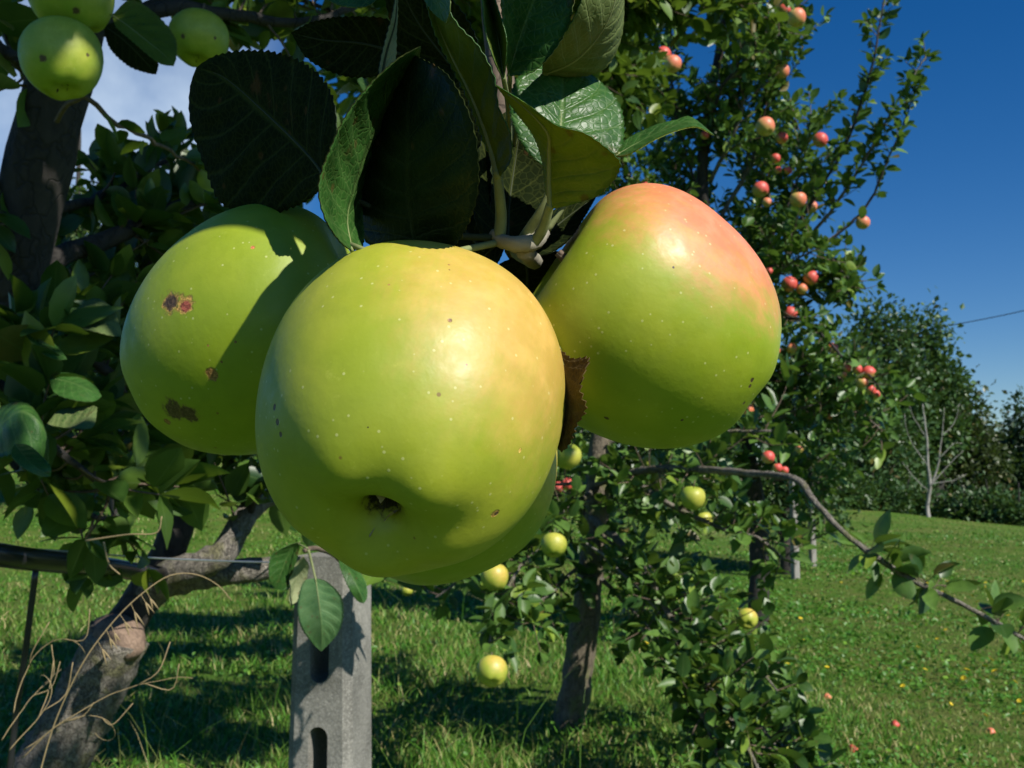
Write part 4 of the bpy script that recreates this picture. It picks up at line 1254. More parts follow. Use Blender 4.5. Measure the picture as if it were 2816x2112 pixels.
def red_depth(px, py, r):
    if 2300 < px < 2420 and 990 < py < 1100: return 4.62
    if 2100 < px < 2170 and 1250 < py < 1300: return 2.6
    if px < 1600: return 4.6
    return float(np.clip(.034 * 2816 / r, 4.6, 5.3))


TP = Tree(9, .27, .62)
p0 = P(2085, 1720, 5.8)
tp = empty('apple_tree', (p0[0], p0[1], ground_z(p0[0], p0[1])))
tag(tp, 'tall apple tree full of small red apples against the blue sky', 'tree', 'apple trees of the orchard')
limb(tp, 'trunk', PP([(2085, 1760, 5.8), (2088, 1600, 5.8), (2092, 1480, 5.8), (2070, 1300, 5.8), (2010, 1000, 5.7), (1960, 700, 5.6), (1950, 400, 5.5), (1990, 80, 5.5), (2010, -220, 5.5)]), .062, .016, D, 50, 12, .06, 5, .008)
pl = [
    ([(2000, 950, 5.7), (2120, 720, 5.4), (2230, 560, 5.2), (2320, 410, 5.1), (2390, 220, 5.0), (2430, 20, 5.0), (2445, -60, 5)], .014, .003, .05, .10, .10, .6),
    ([(2090, 760, 5.5), (2240, 640, 5.4), (2340, 510, 5.3), (2430, 350, 5.2), (2500, 240, 5.2), (2545, 165, 5.2)], .012, .003, .05, .09, .3, .6),
    ([(2250, 690, 5.4), (2370, 575, 5.3), (2440, 450, 5.2), (2500, 320, 5.2), (2525, 240, 5.2)], .009, .003, .06, .08, .4, .6),
    ([(1955, 650, 5.6), (2080, 400, 5.5), (2130, 200, 5.5), (2180, -20, 5.5), (2190, -120, 5.5)], .014, .004, .05, .24, .2, .4),
    ([(1950, 600, 5.6), (1860, 350, 5.4), (1840, 150, 5.4), (1838, -60, 5.4)], .009, .004, .12, .15, .2, .4),
    ([(1980, 800, 5.6), (1820, 620, 5.4), (1700, 420, 5.3), (1640, 250, 5.3)], .012, .004, .05, .26, .2, .4),
    ([(2010, 1000, 5.7), (2110, 900, 5.3), (2190, 873, 5.0), (2260, 920, 4.8), (2335, 1003, 4.7), (2390, 1040, 4.6), (2430, 1100, 4.6)], .014, .004, .10, .12, .3, .1),
    ([(2060, 1200, 5.8), (2200, 1120, 5.5), (2330, 1120, 5.3), (2420, 1180, 5.2)], .012, .004, .045, .25, .2, .2),
    ([(2020, 1060, 5.8), (2160, 850, 5.5), (2250, 770, 5.4), (2320, 760, 5.3), (2335, 830, 5.3)], .010, .004, .05, .16, .3, .3),
    ([(1955, 500, 5.5), (2040, 300, 5.3), (2050, 80, 5.3), (2070, -80, 5.3)], .012, .004, .05, .26, .1, .4),
    ([(2000, 900, 5.7), (1870, 800, 5.5), (1760, 700, 5.4)], .012, .004, .045, .28, .1, .3),
    ([(2066, 1280, 5.8), (2180, 1280, 5.6), (2270, 1340, 5.5)], .010, .004, .045, .25, .1, .1),
    ([(2076, 1350, 5.8), (1960, 1290, 5.6), (1860, 1340, 5.5), (1780, 1420, 5.4)], .010, .004, .05, .25, .1, .1),
    ([(1955, 420, 5.5), (1800, 260, 5.5), (1740, 100, 5.5), (1700, -40, 5.5)], .010, .004, .06, .24, .1, .4),
    ([(1990, 850, 5.7), (2130, 640, 5.6), (2200, 480, 5.6), (2230, 330, 5.6)], .012, .004, .05, .24, .1, .3),
    ([(2000, 900, 5.6), (2100, 800, 5.2), (2180, 720, 5.0), (2260, 680, 4.9)], .012, .004, .05, .24, .1, .2),
    ([(1950, 420, 5.5), (1980, 250, 5.2), (2080, 130, 5.1), (2170, 70, 5.1)], .010, .004, .06, .2, .1, .3),
    ([(2020, 1050, 5.7), (1930, 980, 5.4), (1850, 950, 5.3)], .010, .004, .05, .25, .1, .2),
    ([(2035, 1100, 5.75), (2150, 1020, 5.4), (2260, 1010, 5.3), (2330, 1060, 5.2)], .010, .004, .05, .22, .1, .1),
    ([(2010, 950, 5.7), (2110, 620, 5.9), (2130, 420, 6.0)], .010, .004, .05, .28, .1, .3),
    ([(1965, 700, 5.6), (1880, 560, 5.8), (1800, 420, 6.0)], .010, .004, .05, .28, .1, .3),
    ([(2260, 850, 5.5), (2290, 800, 5.4), (2315, 740, 5.4)], .004, .002, .05, .07, .1, .3),
]
for k, (pts, r0, r1, gap, tl_, start, up) in enumerate(pl):
    q = lb(tp, pts, r0, r1, K if k % 2 else D, 100 + k, n=30, wob=.006)
    if k < 3: gap *= 2.8
    TP.clothe(q, gap, tl_, .066, .034, start=start, up=up, rad=.003)
    TP.leaves_along(q, .066, .05, max(start, .3), 3)
print('leaves P', len(TP.lf[0]))
TP.finish(tp, M['fol_pink'], TW, fruit=[(a[0], a[1], a[2], red_depth(*a[:3])) for a in reds])

# ------------------------------------------------------------------ fruit in the trees
def small_apple(name, px, py, d, R, mat, seed, label, group, calyx_dir=(0, -0.2, -1), parts=False, cat='apple'):
    rg = np.random.default_rng(seed)
    loc = P(px, py, d)
    cdv = unit(np.array(calyx_dir) + rg.standard_normal(3) * 0.3)
    rot = frame(cdv, SUN)
    b = MB()
    G = apple_grid(R, R * (0.9 + .12 * rg.random()), 22, 32, .1, .015, .25, seed=seed)
    add_apple_mesh(b, G)
    if not parts:
        # calyx and stalk stay in the one small mesh
        zb, zt = G[-1, 0, 2], G[0, 0, 2]
        cm = calyx_mesh(R, zb, seed)
        [b.add(q_, f_ - o_, None, None, 1) for q_, f_, o_ in zip(cm.V[-5:], cm.F4[-5:], np.cumsum([0] + [len(q) for q in cm.V])[-6:-1])]
        b.tube([(0, 0, zt - .002), (0, 0, zt + R * .5), (R * .1, 0, zt + R * .9)], R * .045, 5, mi=1)
        o = b.build(name, [mat, M['calyx']], None, loc=(0, 0, 0))
        o.location = tuple(loc)
        o.rotation_euler = rot.to_euler()
        tag(o, label, cat, group)
        return o
    root = empty(name, loc)
    root.rotation_euler = rot.to_euler()
    tag(root, label, cat, group)
    o = b.build('skin', mat, None, loc=(0, 0, 0)); o.parent = root
    o = calyx_mesh(R, G[-1, 0, 2], seed).build('calyx', [M['calyx'], M['calyx']], None, loc=(0, 0, 0)); o.parent = root
    s = MB(); zt = G[0, 0, 2]
    s.tube([(0, 0, zt - .002), (0, 0, zt + R * .4), (R * .1, 0, zt + R * .8)], R * .04, 6)
    o = s.build('stem', TW, None, loc=(0, 0, 0)); o.parent = root
    return root


XH = unit(np.array([1.0, 0, 0.2]))
green_m = apple_mat('green_apple_skin', (0.26, 0.36, 0.03), (0.42, 0.46, 0.06), (0.5, 0.42, 0.06), XH, .3, 1.0, .5, (), .033)
ripe_m = apple_mat('yellow_apple_skin', (0.34, 0.42, 0.045), (0.46, 0.47, 0.07), (0.62, 0.36, 0.07), XH, .45, 1.1, .6, (), .033)
red_m = apple_mat('red_apple_skin', (0.42, 0.36, 0.08), (0.5, 0.38, 0.1), (0.58, 0.06, 0.05), XH, -.25, .45, .95, (), .033, fine=False)
blush_m = apple_mat('pink_apple_skin', (0.48, 0.42, 0.10), (0.55, 0.42, 0.12), (0.66, 0.14, 0.08), XH, -.05, .8, .85, (), .033, fine=False)
GL = 'yellow green apples on the slender middle tree'
for k, (px, py, r, m, cdv, lab) in enumerate([
    (1523, 1500, 36, green_m, (0, -.3, -1), 'yellow green apple above a dark leaf, left of the slender trunk'),
    (1360, 1588, 38, ripe_m, (0, .1, -1), 'bright apple peeping out directly below the largest apple'),
    (1353, 1847, 43, ripe_m, (0.1, -1, -.4), 'round speckled apple hanging lowest, beside a black shaded leaf'),
    (2055, 1703, 29, ripe_m, (.1, -1, -.3), 'yellow apple with orange cheek showing its dark calyx'),
    (1808, 1322, 23, ripe_m, (0, -.4, -1), 'small pale apple below the blushed apple, lowest of that bunch'),
    (1785, 1280, 27, green_m, (0, -.2, -1), 'sunlit apple touching the lower edge of the blushed apple'),
    (1748, 1318, 25, green_m, (0, -.2, -1), 'dark green shaded apple left of the small pale apple'),
    (1905, 1370, 34, green_m, (0, -.1, -1), 'shaded green apple with a narrow fleck of sun'),
    (1935, 1430, 24, green_m, (0, -.2, -1), 'little green apple under the one with a sun fleck'),
    (1560, 1255, 38, green_m, (0, .2, -1), 'dark green apple below the withered brown leaf'),
    (1548, 1408, 17, ripe_m, (0, -.2, -1), 'tiny pale apple on the twig above a yellow green one'),
    (2140, 2080, 36, green_m, (0, -.2, -1), 'green apple low in the dark leaf clump at the bottom edge'),
    (1120, 1625, 16, green_m, (0, -.2, -1), 'distant green apple below the largest apple, beside the post'),
]):
    d = min(.033 * 2816 / r, 3.4)
    small_apple('apple', px, py, d, r * d / 2816, m, 300 + k, lab, GL, cdv, parts=True)
LG = 'green apples on the near left tree'
for k, (px, py, d, R, cdv, lab) in enumerate([
    (200, -8, 1.02, .0405, (.1, -.1, -1), 'upper green apple of the pair at the top left corner'),
    (170, 165, 1.00, .0385, (-.2, .1, -1), 'lower green apple of the pair at top left, half in shade'),
    (546, 108, 1.30, .0375, (-.1, -.5, -1), 'spotted green apple in shade right of the drooping scorched leaf'),
    (1185, 80, 1.35, .036, (0, -.2, -1), 'green apple half seen between the top leaves'),
    (682, 605, 1.5, .030, (0, -.2, -1), 'pale apple showing just above the scarred green apple')]):
    sp = [((.02 * R / .04, -.028 * R / .04, -.02 * R / .04), .0035, DK), ((.03 * R / .04, -.02 * R / .04, .012), .002, DK), ((.034 * R / .04, .01, -.012), .002, DK), ((.012, -.035 * R / .04, .008), .0015, DK)]
    m = apple_mat('green_apple_skin', (0.22, 0.34, 0.022), (0.34, 0.42, 0.04), (0.42, 0.42, 0.05), XH, .3, 1.0, .5, sp, R)
    small_apple('apple', px, py, d, R, m, 340 + k, lab, LG, cdv, parts=True)
PG = 'small red apples on the tall apple tree'
for k, (px, py, r, t, lab) in enumerate(reds):
    d = red_depth(px, py, r)
    small_apple('apple', px, py, d, r * 1.2 * d / 2816, (red_m, blush_m)[t], 400 + k, lab, PG, (0.1, -.3, -1))
for k, (px, py, r, lab) in enumerate([(2462, 1995, 11, 'fallen red apple on the meadow, left of the orange one at the far right'), (2724, 2016, 12, 'fallen orange apple farthest right on the meadow'), 
                                      (2346, 2064, 8, 'fallen yellowish apple beside the low leaf clump'), (2275, 1919, 11, 'fallen orange apple half sunk in grass near the leaves')]):
    v = unit(P(px, py, 1) - CAM)
    t = 3.0
    for _ in range(30):
        q = CAM + v * t
        t += (q[2] - ground_z(q[0], q[1]) - .0) / -v[2] * 0.9
    o = small_apple('fallen_apple', px, py, 1, .016, blush_m if k % 2 else red_m, 500 + k, lab, 'windfall apples on the meadow', (1, .2, -.4))
    o.location = tuple(CAM + v * t)

# ------------------------------------------------------------------ farther trees
def crown_tree(name, label, base, h, blobs, seed, col, n, leaf, trunk_r, trunk_mat, group, cat='tree', lean=0.0, trans=.12, under=.25):
    rg = np.random.default_rng(seed)
    root = empty(name, base)
    tag(root, label, cat, group)
    base = np.array(base)
    top = base + np.array([lean, 0, h * .9])
    limb(root, 'trunk', [base - (0, 0, .1), base * .55 + top * .45 + (.05 * h * rg.standard_normal(), 0, 0), top], trunk_r, trunk_r * .25, trunk_mat, 20, 10, .06, seed)
    tw = MB(); fb = MB()
    bl = np.array(blobs)
    vol = bl[:, 3] * bl[:, 4]
    for i, (x, y, z, rx, rz) in enumerate(blobs):
        c = base + np.array([x, y, z])
        s0 = base + (top - base) * np.clip(z / h * .55, .12, .9)
        tw.tube(smooth_path([s0, s0 * .5 + c * .5 + rg.standard_normal(3) * .1 * rx, c], 8), np.linspace(trunk_r * .35, trunk_r * .06, 8), 5)
        k = int(n * vol[i] / vol.sum())
        ncl = max(6, k // 22)
        d = unit(rg.standard_normal((ncl, 3)))
        rad = rg.random(ncl)[:, None] ** .45
        wob = .9 + .2 * rg.standard_normal((ncl, 1)).clip(-1.5, 1.6)
        cl = c + d * rad * wob * np.array([rx, rx, rz])
        for j in range(0, ncl, 3):
            tw.tube(np.array([c, c * .4 + cl[j] * .6 + rg.standard_normal(3) * .05 * rx, cl[j]]), [trunk_r * .09, trunk_r * .05, trunk_r * .03], 3, cap=False)
        idx = rg.integers(0, ncl, k)
        sp = leaf * 1.5
        pos = cl[idx] + rg.standard_normal((k, 3)) * sp
        dr = unit(pos - c) + rg.standard_normal((k, 3)) * .7
        nn = np.array([0, 0, 1.]) + rg.standard_normal((k, 3)) * .6
        L = leaf * (.6 + .8 * rg.random(k))
        dr = unit(dr); x_ = unit(np.cross(dr, nn)); z_ = np.cross(x_, dr)
        wv = (L * .33)[:, None]
        V = np.stack([pos, pos + dr * L[:, None] * .5 - x_ * wv + z_ * wv * .4, pos + dr * L[:, None], pos + dr * L[:, None] * .5 + x_ * wv + z_ * wv * .4], 1)
        fb.add(V.reshape(-1, 3), np.arange(4 * k).reshape(-1, 4), None, np.tile([(.5, 0), (0.1, .5), (.5, 1), (.9, .5)], (k, 1)))
    tw.build('limbs', trunk_mat, root)
    m = leaf_mat(name + '_leaves', col[0], col[1], .45, trans, fine=False, tcol=(0.16, 0.28, 0.04))
    fb.build('crown', m, root, smooth=False)
    return root


def gp(px, d, dy=0.0):
    """ground point below photo column px at depth d"""
    q = P(px, 1300, d)
    return np.array([q[0], q[1], ground_z(q[0], min(q[1], 60)) + dy])


def blobs_from(px_list, base, d):
    out = []
    for (px, py, rpx, sq) in px_list:
        q = P(px, py, d) - base
        rg_ = (hash((px, py)) % 7 - 3) * .1
        out.append((q[0], rg_ * rpx * d / 2816, q[2], rpx * d / 2816, rpx * sq * d / 2816))
    return out


DG = ((0.02, 0.06, 0.016), (0.055, 0.12, 0.03))
BG = 'dark trees beyond the meadow'
KD = M['bark_dark']
# smaller orchard tree farther down the row
bq = gp(1640, 9.5)
crown_tree('apple_tree', 'leafy apple tree directly behind the slender middle tree', bq, 2.6,
           blobs_from([(1600, 1270, 110, .8), (1720, 1230, 120, .8), (1480, 1300, 100, .8), (1830, 1280, 110, .8), (1650, 1150, 130, .8), (1500, 1200, 110, .8), (1800, 1150, 120, .8), (1920, 1220, 100, .8), (1640, 1360, 90, .7), (1780, 1380, 90, .7), (1400, 1270, 100, .8)], bq, 9.5),
           72, ((0.02, 0.065, 0.014), (0.07, 0.15, 0.03)), 9000, .06, .07, KD, 'apple trees of the orchard')
bq = gp(2160, 8.6)
crown_tree('apple_tree', 'smaller apple tree farther down the row, seen below the tall red apple tree', bq, 2.1,
           blobs_from([(2150, 1390, 70, .7), (2230, 1330, 90, .7), (2090, 1330, 80, .7), (2180, 1200, 120, .8), (2270, 1200, 90, .8), (2100, 1130, 110, .8), (2210, 1060, 110, .8), (2290, 1090, 80, .8), (2000, 1250, 110, .8), (2270, 1420, 50, .7), (2040, 1390, 80, .7)], bq, 8.6),
           71, ((0.02, 0.06, 0.014), (0.055, 0.12, 0.03)), 9000, .055, .07, KD, 'apple trees of the orchard')
far = [
    (2350, 24, 'broad dark tree at the left of the wood edge behind the meadow', [(2320, 985, 44, 1.3), (2365, 1030, 56, 1), (2330, 1120, 90, 1), (2390, 1200, 90, 1.0), (2300, 1250, 80, 1), (2350, 1340, 90, .8), (2420, 1320, 80, .9)], 7000, DG),
    (2430, 25, 'tallest dark tree with three leafy tops against the sky', [(2425, 868, 26, 1.5), (2390, 905, 26, 1.4), (2455, 910, 28, 1.3), (2400, 960, 50, 1.1), (2470, 970, 50, 1), (2440, 1060, 90, .9), (2490, 1080, 70, 1), (2450, 1200, 90, 1), (2480, 1320, 80, .8), (2385, 1100, 70, 1)], 8000, DG),
    (2560, 26, 'tall narrow tree with a feathery top by the white stem', [(2536, 905, 20, 1.8), (2585, 892, 22, 1.8), (2502, 880, 14, 2.0), (2560, 980, 46, 1.3), (2595, 1040, 55, 1.2), (2550, 1100, 80, 1), (2590, 1180, 70, 1.1), (2540, 1240, 80, 1)], 8000, ((0.03, 0.08, 0.02), (0.075, 0.15, 0.04))),
    (2640, 27, 'round reddish green tree sloping down to the right', [(2640, 1120, 34, 1.3), (2684, 1112, 24, 1.3), (2610, 1060, 30, 1.2), (2660, 1220, 80, 1), (2620, 1300, 80, .9), (2700, 1260, 60, 1), (2680, 1360, 80, .8), (2590, 1370, 70, .7)], 7000, ((0.026, 0.045, 0.014), (0.06, 0.08, 0.026))),
    (2760, 30, 'dark bushy tree between the round tree and the right edge', [(2740, 1280, 60, 1), (2770, 1240, 50, 1), (2790, 1320, 70, 1), (2740, 1390, 70, .8), (2720, 1330, 50, 1)], 6000, DG),
    (2840, 29, 'conical dark tree cut by the right edge', [(2830, 1150, 40, 1.4), (2850, 1230, 70, 1.2), (2820, 1320, 70, 1), (2860, 1400, 80, .9), (2900, 1300, 90, 1)], 6000, ((0.016, 0.04, 0.016), (0.035, 0.075, 0.026))),
]
for k, (px, d, lab, bl, n, col) in enumerate(far):
    bs = gp(px, d)
    crown_tree('broadleaf_tree', lab, bs, (1400 - min(q[1] for q in bl)) * d / 2816 + .5, blobs_from(bl, bs, d), 80 + k, col, n, .15, .12, KD, BG)
# shrubs along the edge of the meadow
for k, (px, d, py, r, lab) in enumerate([(2300, 21, 1350, 60, 'low bright green bush where the meadow meets the red apple tree'), (2400, 22, 1372, 46, 'low dark bush left of the white stem'), (2505, 22.5, 1392, 36, 'low dark bush directly beside the white stem'),
                                         (2640, 22, 1412, 40, 'low dark bush right of the white stem'), (2710, 21.5, 1410, 52, 'low bush second from the right edge'), (2800, 21, 1425, 56, 'low bush at the right edge of the meadow')]):
    bs = gp(px, d)
    crown_tree('bush', lab, bs, 1.0, blobs_from([(px, py, r, .8), (px - 40, py + 18, r * .7, .8), (px + 42, py + 14, r * .7, .8)], bs, d), 90 + k, ((0.02, 0.06, 0.012), (0.05, 0.11, 0.02)) if k == 0 else DG, 3000, .11, .04, KD, 'bushes along the edge of the meadow', 'bush')
# bare white stemmed tree
bs = gp(2549, 21)
bt = empty('bare_tree', bs)
tag(bt, 'thin bare tree with a white stem in front of the dark wood', 'tree')
limb(bt, 'trunk', np.concatenate([[bs - (0, 0, .05)], PP([(2550, 1390, 21), (2556, 1340, 21), (2550, 1280, 21), (2545, 1200, 21), (2536, 1110, 21)])]), .045, .012, M['bark_pale'], 30, 10, .08, 4, .01)
for k, pts in enumerate([[(2554, 1345), (2580, 1280), (2590, 1200), (2598, 1120)], [(2556, 1340), (2600, 1290), (2650, 1240)], [(2550, 1280), (2500, 1200), (2490, 1140)], [(2584, 1260), (2620, 1220), (2645, 1220)], [(2552, 1350), (2510, 1310), (2480, 1270)],
                         [(2545, 1200), (2510, 1140), (2500, 1100)], [(2590, 1200), (2625, 1160), (2640, 1110)], [(2560, 1330), (2620, 1320), (2660, 1300)]]):
    limb(bt, 'branch', PP([(a, c, 21 - .05 * k) for a, c in pts]), [.026, .012, .010, .009, .010, .009, .009, .009][k], .004, M['bark_pale'], 12, 6, .05, k, .01)
# hazy tree far away on the left
bs = gp(180, 24)
crown_tree('broadleaf_tree', 'pale green sunny tree far away on the left beside the dark trunk', bs, 7.4,
           blobs_from([(170, 560, 50, 1.1), (215, 600, 55, 1), (150, 650, 70, 1), (240, 700, 80, 1), (160, 780, 90, 1), (260, 830, 90, 1), (180, 950, 100, 1), (280, 1000, 90, 1), (100, 900, 90, 1), (200, 1120, 100, 1)], bs, 24),
           99, ((0.05, 0.09, 0.03), (0.12, 0.17, 0.06)), 8000, .16, .14, KD, None, trans=.25)
bs = gp(760, 15)
crown_tree('apple_tree', 'distant apple tree deep in the orchard behind the scarred apple', bs, 2.6,
           blobs_from([(760, 1000, 130, .8), (640, 1080, 120, .8), (880, 1080, 120, .8), (720, 900, 110, .8), (560, 1000, 110, .8), (950, 980, 110, .8)], bs, 15), 98, ((0.02, 0.06, 0.014), (0.06, 0.13, 0.03)), 7000, .07, .08, KD, 'apple trees of the orchard')
bs = gp(330, 11)
crown_tree('apple_tree', 'apple tree at the back left behind the near branches', bs, 2.6,
           blobs_from([(330, 900, 150, .8), (200, 980, 140, .8), (460, 960, 140, .8), (300, 760, 130, .8), (430, 800, 120, .8), (120, 1080, 130, .7)], bs, 11), 97, ((0.02, 0.06, 0.014), (0.06, 0.13, 0.03)), 7000, .07, .08, KD, 'apple trees of the orchard')

# ------------------------------------------------------------------ posts, hose, wire, cable
def post(base, h, w, d_, slot=True, label='', mat=None, group=None, yaw=0.0):
    """tapered concrete vineyard post with chamfered edges and through slots"""
    root = empty('concrete_post', base)
    root.rotation_euler = (0, 0, yaw)
    tag(root, label, 'post', group)
    import bmesh
    bm = bmesh.new()
    # front outline in x/z cut into cells so that slots go right through
    zs = [0.0]
    slots = []
    if slot:
        slots = [(.14, .275), (.335, .472), (.53, .64)]
    cuts = sorted(set([0, h] + [q for s_ in slots for q in s_]))
    sw = w * .13
    def wx(zz): return w / 2 * (1 - .22 * zz / h)
    ring = {}
    b2 = MB()
    def quad(a, b_, c_, e): b2.add([a, b_, c_, e], [(0, 1, 2, 3)])
    ch = w * .1
    for i in range(len(cuts) - 1):
        z0, z1 = cuts[i], cuts[i + 1]
        hole = any(abs(z0 - s_[0]) < 1e-6 for s_ in slots)
        for y, sg in ((-d_ / 2, 1), (d_ / 2, -1)):
            x0, x1 = wx(z0) - ch, wx(z1) - ch
            if hole:
                for (a, b_) in ((-1, -sw), (sw, 1)):
                    def X(v, xx): return v * xx if abs(v) == 1 else v
                    q = [(X(a, x0), y, z0), (X(b_, x0), y, z0), (X(b_, x1), y, z1), (X(a, x1), y, z1)]
                    quad(*(q if sg == 1 else q[::-1]))
            else:
                q = [(-x0, y, z0), (x0, y, z0), (x1, y, z1), (-x1, y, z1)]
                quad(*(q if sg == 1 else q[::-1]))
            if hole:
                # rounded ends of the slot
                ar = np.linspace(0, PI / 2, 6)
                for sx in (-1, 1):
                    for (zc, zd) in ((z1 - sw, 1), (z0 + sw, -1)):
                        arc = [(sx * sw * math.cos(a), y, zc + zd * sw * math.sin(a)) for a in ar]
                        cor = (sx * sw, y, zc + zd * sw)
                        for q0, q1 in zip(arc[:-1], arc[1:]):
                            tri = [cor, q0, q1] if sx * zd * sg > 0 else [cor, q1, q0]
                            b2.add(tri, None, [(0, 1, 2)])
                            if sg == 1:
                                e0, e1 = (q0[0], d_ / 2, q0[2]), (q1[0], d_ / 2, q1[2])
                                quad(q0, q1, e1, e0)
        if hole:
            quad((-sw, -d_ / 2, z0), (-sw, d_ / 2, z0), (-sw, d_ / 2, z1), (-sw, -d_ / 2, z1))
            quad((sw, d_ / 2, z0), (sw, -d_ / 2, z0), (sw, -d_ / 2, z1), (sw, d_ / 2, z1))
            quad((-sw, -d_ / 2, z1), (-sw, d_ / 2, z1), (sw, d_ / 2, z1), (sw, -d_ / 2, z1))
            quad((-sw, d_ / 2, z0), (-sw, -d_ / 2, z0), (sw, -d_ / 2, z0), (sw, d_ / 2, z0))
    for sx in (-1, 1):
        xa, xb = wx(0), wx(h)
        pts0 = [(sx * (xa - ch), -d_ / 2, 0), (sx * xa, -d_ / 2 + ch, 0), (sx * xa, d_ / 2 - ch, 0), (sx * (xa - ch), d_ / 2, 0)]
        pts1 = [(sx * (xb - ch), -d_ / 2, h), (sx * xb, -d_ / 2 + ch, h), (sx * xb, d_ / 2 - ch, h), (sx * (xb - ch), d_ / 2, h)]
        for i in range(3):
            q = [pts0[i], pts0[i + 1], pts1[i + 1], pts1[i]]
            quad(*(q if sx == 1 else q[::-1]))
    xb = wx(h)
    b2.add([(-xb + ch, -d_ / 2, h), (xb - ch, -d_ / 2, h), (xb, -d_ / 2 + ch, h), (xb, d_ / 2 - ch, h), (xb - ch, d_ / 2, h), (-xb + ch, d_ / 2, h), (-xb, d_ / 2 - ch, h), (-xb, -d_ / 2 + ch, h)],
           [(0, 1, 2, 7), (7, 2, 3, 6), (6, 3, 4, 5)])
    o = b2.build('shaft', mat or M['concrete'], None, loc=(0, 0, 0), smooth=False)
    o.parent = root
    return root


q = P(914, 2112, 1.42)
post((q[0] - .004, q[1] + .01, 0.0), 0.70, .106, .10, True, 'rough grey concrete post with long slots under the largest apple', yaw=R_(-11))
POSTG = 'far concrete posts in the orchard row'
for k, (px, d, h, lab) in enumerate([(2180, 8.3, .95, 'pale post left of two under the tall red apple tree'), (2228, 9.4, 1.05, 'pale post right of two, nearest the open meadow'), (2150, 8.9, .9, 'grey shaded post close behind the dark trunk')]):
    bs = gp(px, d)
    post(tuple(bs - (0, 0, .03)), h, .055, .055, False, lab, M['bark_pale'] if k != 2 else M['concrete'], POSTG, R_(20))

h = MB()
hp = smooth_path(PP([(-300, 1470, 1.02), (0, 1526, 1.16), (150, 1545, 1.28), (300, 1560, 1.45), (430, 1580, 1.62), (600, 1590, 1.95)]), 40)
h.tube(hp, .0135, 16)
tag(h.build('irrigation_hose', M['hose']), 'thick black irrigation hose running in from the left edge', 'hose')
wv = MB()
wv.tube(smooth_path(PP([(-300, 1440, 1.0), (0, 1500, 1.15), (200, 1518, 1.32), (400, 1533, 1.5), (620, 1543, 1.62), (800, 1548, 1.8), (900, 1552, 2.0)]), 40), .0014, 8)
tag(wv.build('trellis_wire', M['wire']), 'shiny trellis wire stretched just above the black hose', 'wire')
r_ = MB()
r_.tube(smooth_path(PP([(100, 1555, 1.24), (84, 1680, 1.24), (70, 1790, 1.24), (45, 1960, 1.24), (20, 2180, 1.24)]), 16), .0038, 10)
tag(r_.build('dripper_tube', M['hose']), 'thin black tube hanging down from the irrigation hose', 'tube')
cb = MB()
cb.tube(smooth_path(PP([(2300, 965, 30), (2500, 915, 27), (2650, 888, 25.5), (2816, 854, 24), (3100, 780, 21)]), 40), .011, 6)
tag(cb.build('power_cable', M['cable']), 'thin dark cable crossing the blue sky at the right', 'cable')

# ------------------------------------------------------------------ dry stems at lower left, yellow flowers
def oat():
    root = empty('dry_grass_stem', P(280, 2112, .9))
    tag(root, 'long arching dry oat grass stem with hanging spikelets in front of the trunk', 'dry grass')
    s = MB()
    pts = smooth_path(PP([(270, 2180, .92), (350, 1960, .92), (430, 1770, .93), (500, 1680, .94), (590, 1600, .95), (680, 1580, .96), (780, 1610, .97), (845, 1660, .98), (865, 1700, .98)][:9]), 50) if False else smooth_path(PP([(95, 2180, .92), (150, 1990, .92), (230, 1820, .92), (320, 1700, .93), (400, 1625, .94), (470, 1582, .95), (540, 1580, .96), (600, 1610, .97), (637, 1652, .97)]), 50)
    s.tube(pts, np.linspace(.0008, .0004, 50), 6)
    s.build('stem', M['straw'], root)
    rg = np.random.default_rng(5)
    for k, i in enumerate((24, 26, 27, 29, 31, 33, 34)):
        b = MB()
        p0 = pts[i]
        d = unit(np.array([.35 + .3 * rg.random(), 0.1, -1]))
        a = p0 + d * .008
        b.tube(np.array([p0, a]), .0003, 4, cap=False)
        for e in (-.25, .2):
            dd = unit(d + np.array([e, 0.1 * e, 0]))
            L = .010 + .007 * rg.random()
            b.tube(smooth_path([a, a + dd * L * .4, a + dd * L], 8), [.0002, .0006, .0008, .0008, .0007, .0005, .0003, .0001], 6)
        b.build('spikelet', M['straw'], root)


oat()


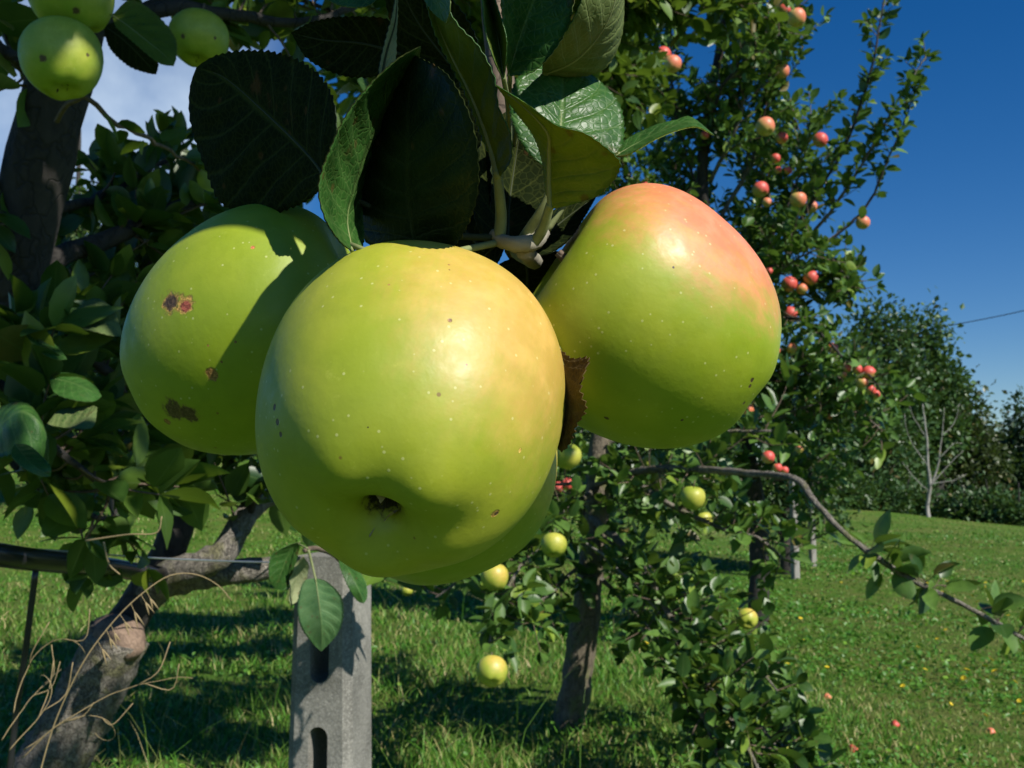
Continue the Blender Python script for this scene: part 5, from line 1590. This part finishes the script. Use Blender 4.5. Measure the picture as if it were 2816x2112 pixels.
def curls():
    rg = np.random.default_rng(15)
    for k in range(7):
        x0, y0 = rg.uniform(-80, 110), rg.uniform(1880, 2250)
        d = rg.uniform(.8, 1.15)
        n = 26
        p = P(x0, y0, d)
        v = unit(np.array([rg.uniform(-.9, 1.2), rg.uniform(-.3, .3), .7]))
        L = rg.uniform(.06, .16)
        pts = [p]
        turn = rg.uniform(-1, 1) * .45
        ax = unit(rg.standard_normal(3) * .4 + np.array([0, 1, 0]))
        for i in range(n):
            cu = turn * (i / n) ** 2 * 1.6
            v = unit(v + np.cross(ax, v) * cu + rg.standard_normal(3) * .05)
            pts.append(pts[-1] + v * L / n)
        b = MB()
        pts = np.array(pts)
        b.tube(pts, np.linspace(.0006, .00025, n + 1), 6)
        for j in range(2):
            i = int(rg.integers(6, 20))
            dd = unit(np.cross(ax, pts[i + 1] - pts[i]) * (1 if j else -1) + (pts[i + 1] - pts[i]) / np.linalg.norm(pts[i + 1] - pts[i]) * .01)
            b.tube(smooth_path([pts[i], pts[i] + dd * .02 + rg.standard_normal(3) * .004, pts[i] + dd * .03 + np.array([0, 0, .02])], 8), .0005, 5)
        tag(b.build('dry_weed_stem', M['straw']), 'curling dry straw coloured weed stem in the tangle at the lower left corner', 'dry weed', 'tangle of dry weed stems at the lower left corner')
    for k, pts in enumerate([[(235, 1487, 1.0), (350, 1470, 1.0), (430, 1465, 1.0), (445, 1420, 1.0)], [(285, 1490, 1.02), (300, 1550, 1.02), (330, 1580, 1.02)]]):
        b = MB()
        b.tube(smooth_path(PP(pts), 24), np.linspace(.0011, .0006, 24), 6)
        tag(b.build('dry_tendril', M['straw']), ('thin straw coloured tendril running level above the hose', 'thin straw coloured tendril hooking down across the hose')[k], 'dry weed', 'dry tendrils by the forked trunk')


curls()


def flowers():
    rg = np.random.default_rng(23)
    b = MB()
    for k in range(11):
        a = k * 2 * PI / 11
        for r0, w_ in ((1.0, .28), (.6, .22)):
            c, s_ = math.cos(a + r0), math.sin(a + r0)
            L = .011 * r0
            pts = [(0, 0, .03), (c * L * .6 - s_ * L * w_, s_ * L * .6 + c * L * w_, .034), (c * L, s_ * L, .033), (c * L * .6 + s_ * L * w_, s_ * L * .6 - c * L * w_, .034)]
            b.add(pts, [(0, 1, 2, 3)], mi=0)
    b.tube([(0, 0, -.005), (.001, 0, .015), (0, 0, .03)], .0011, 5, mi=1)
    proto = None
    n = 0
    while n < 85:
        y = 3.0 + 4.8 * rg.random()
        x = rg.uniform(.12, .56) * y
        if np.sin(x * 2 + y) + rg.standard_normal() * .6 < -.1: continue
        if proto is None:
            proto = b.build('meadow_flower', [M['yellow'], M['petiole']], None, loc=(0, 0, 0))
            o = proto
        else:
            o = proto.copy()
            COL.objects.link(o)
        o.location = (x, y, float(ground_z(x, y)) + .012)
        o.scale = [.7 + .7 * rg.random()] * 3
        o.rotation_euler = (rg.normal() * .3 + .3, rg.normal() * .3, rg.random() * 6)
        tag(o, 'small yellow flower in the grass of the sunny meadow on the right', 'flower', 'yellow flowers dotted over the right hand meadow')
        n += 1


flowers()
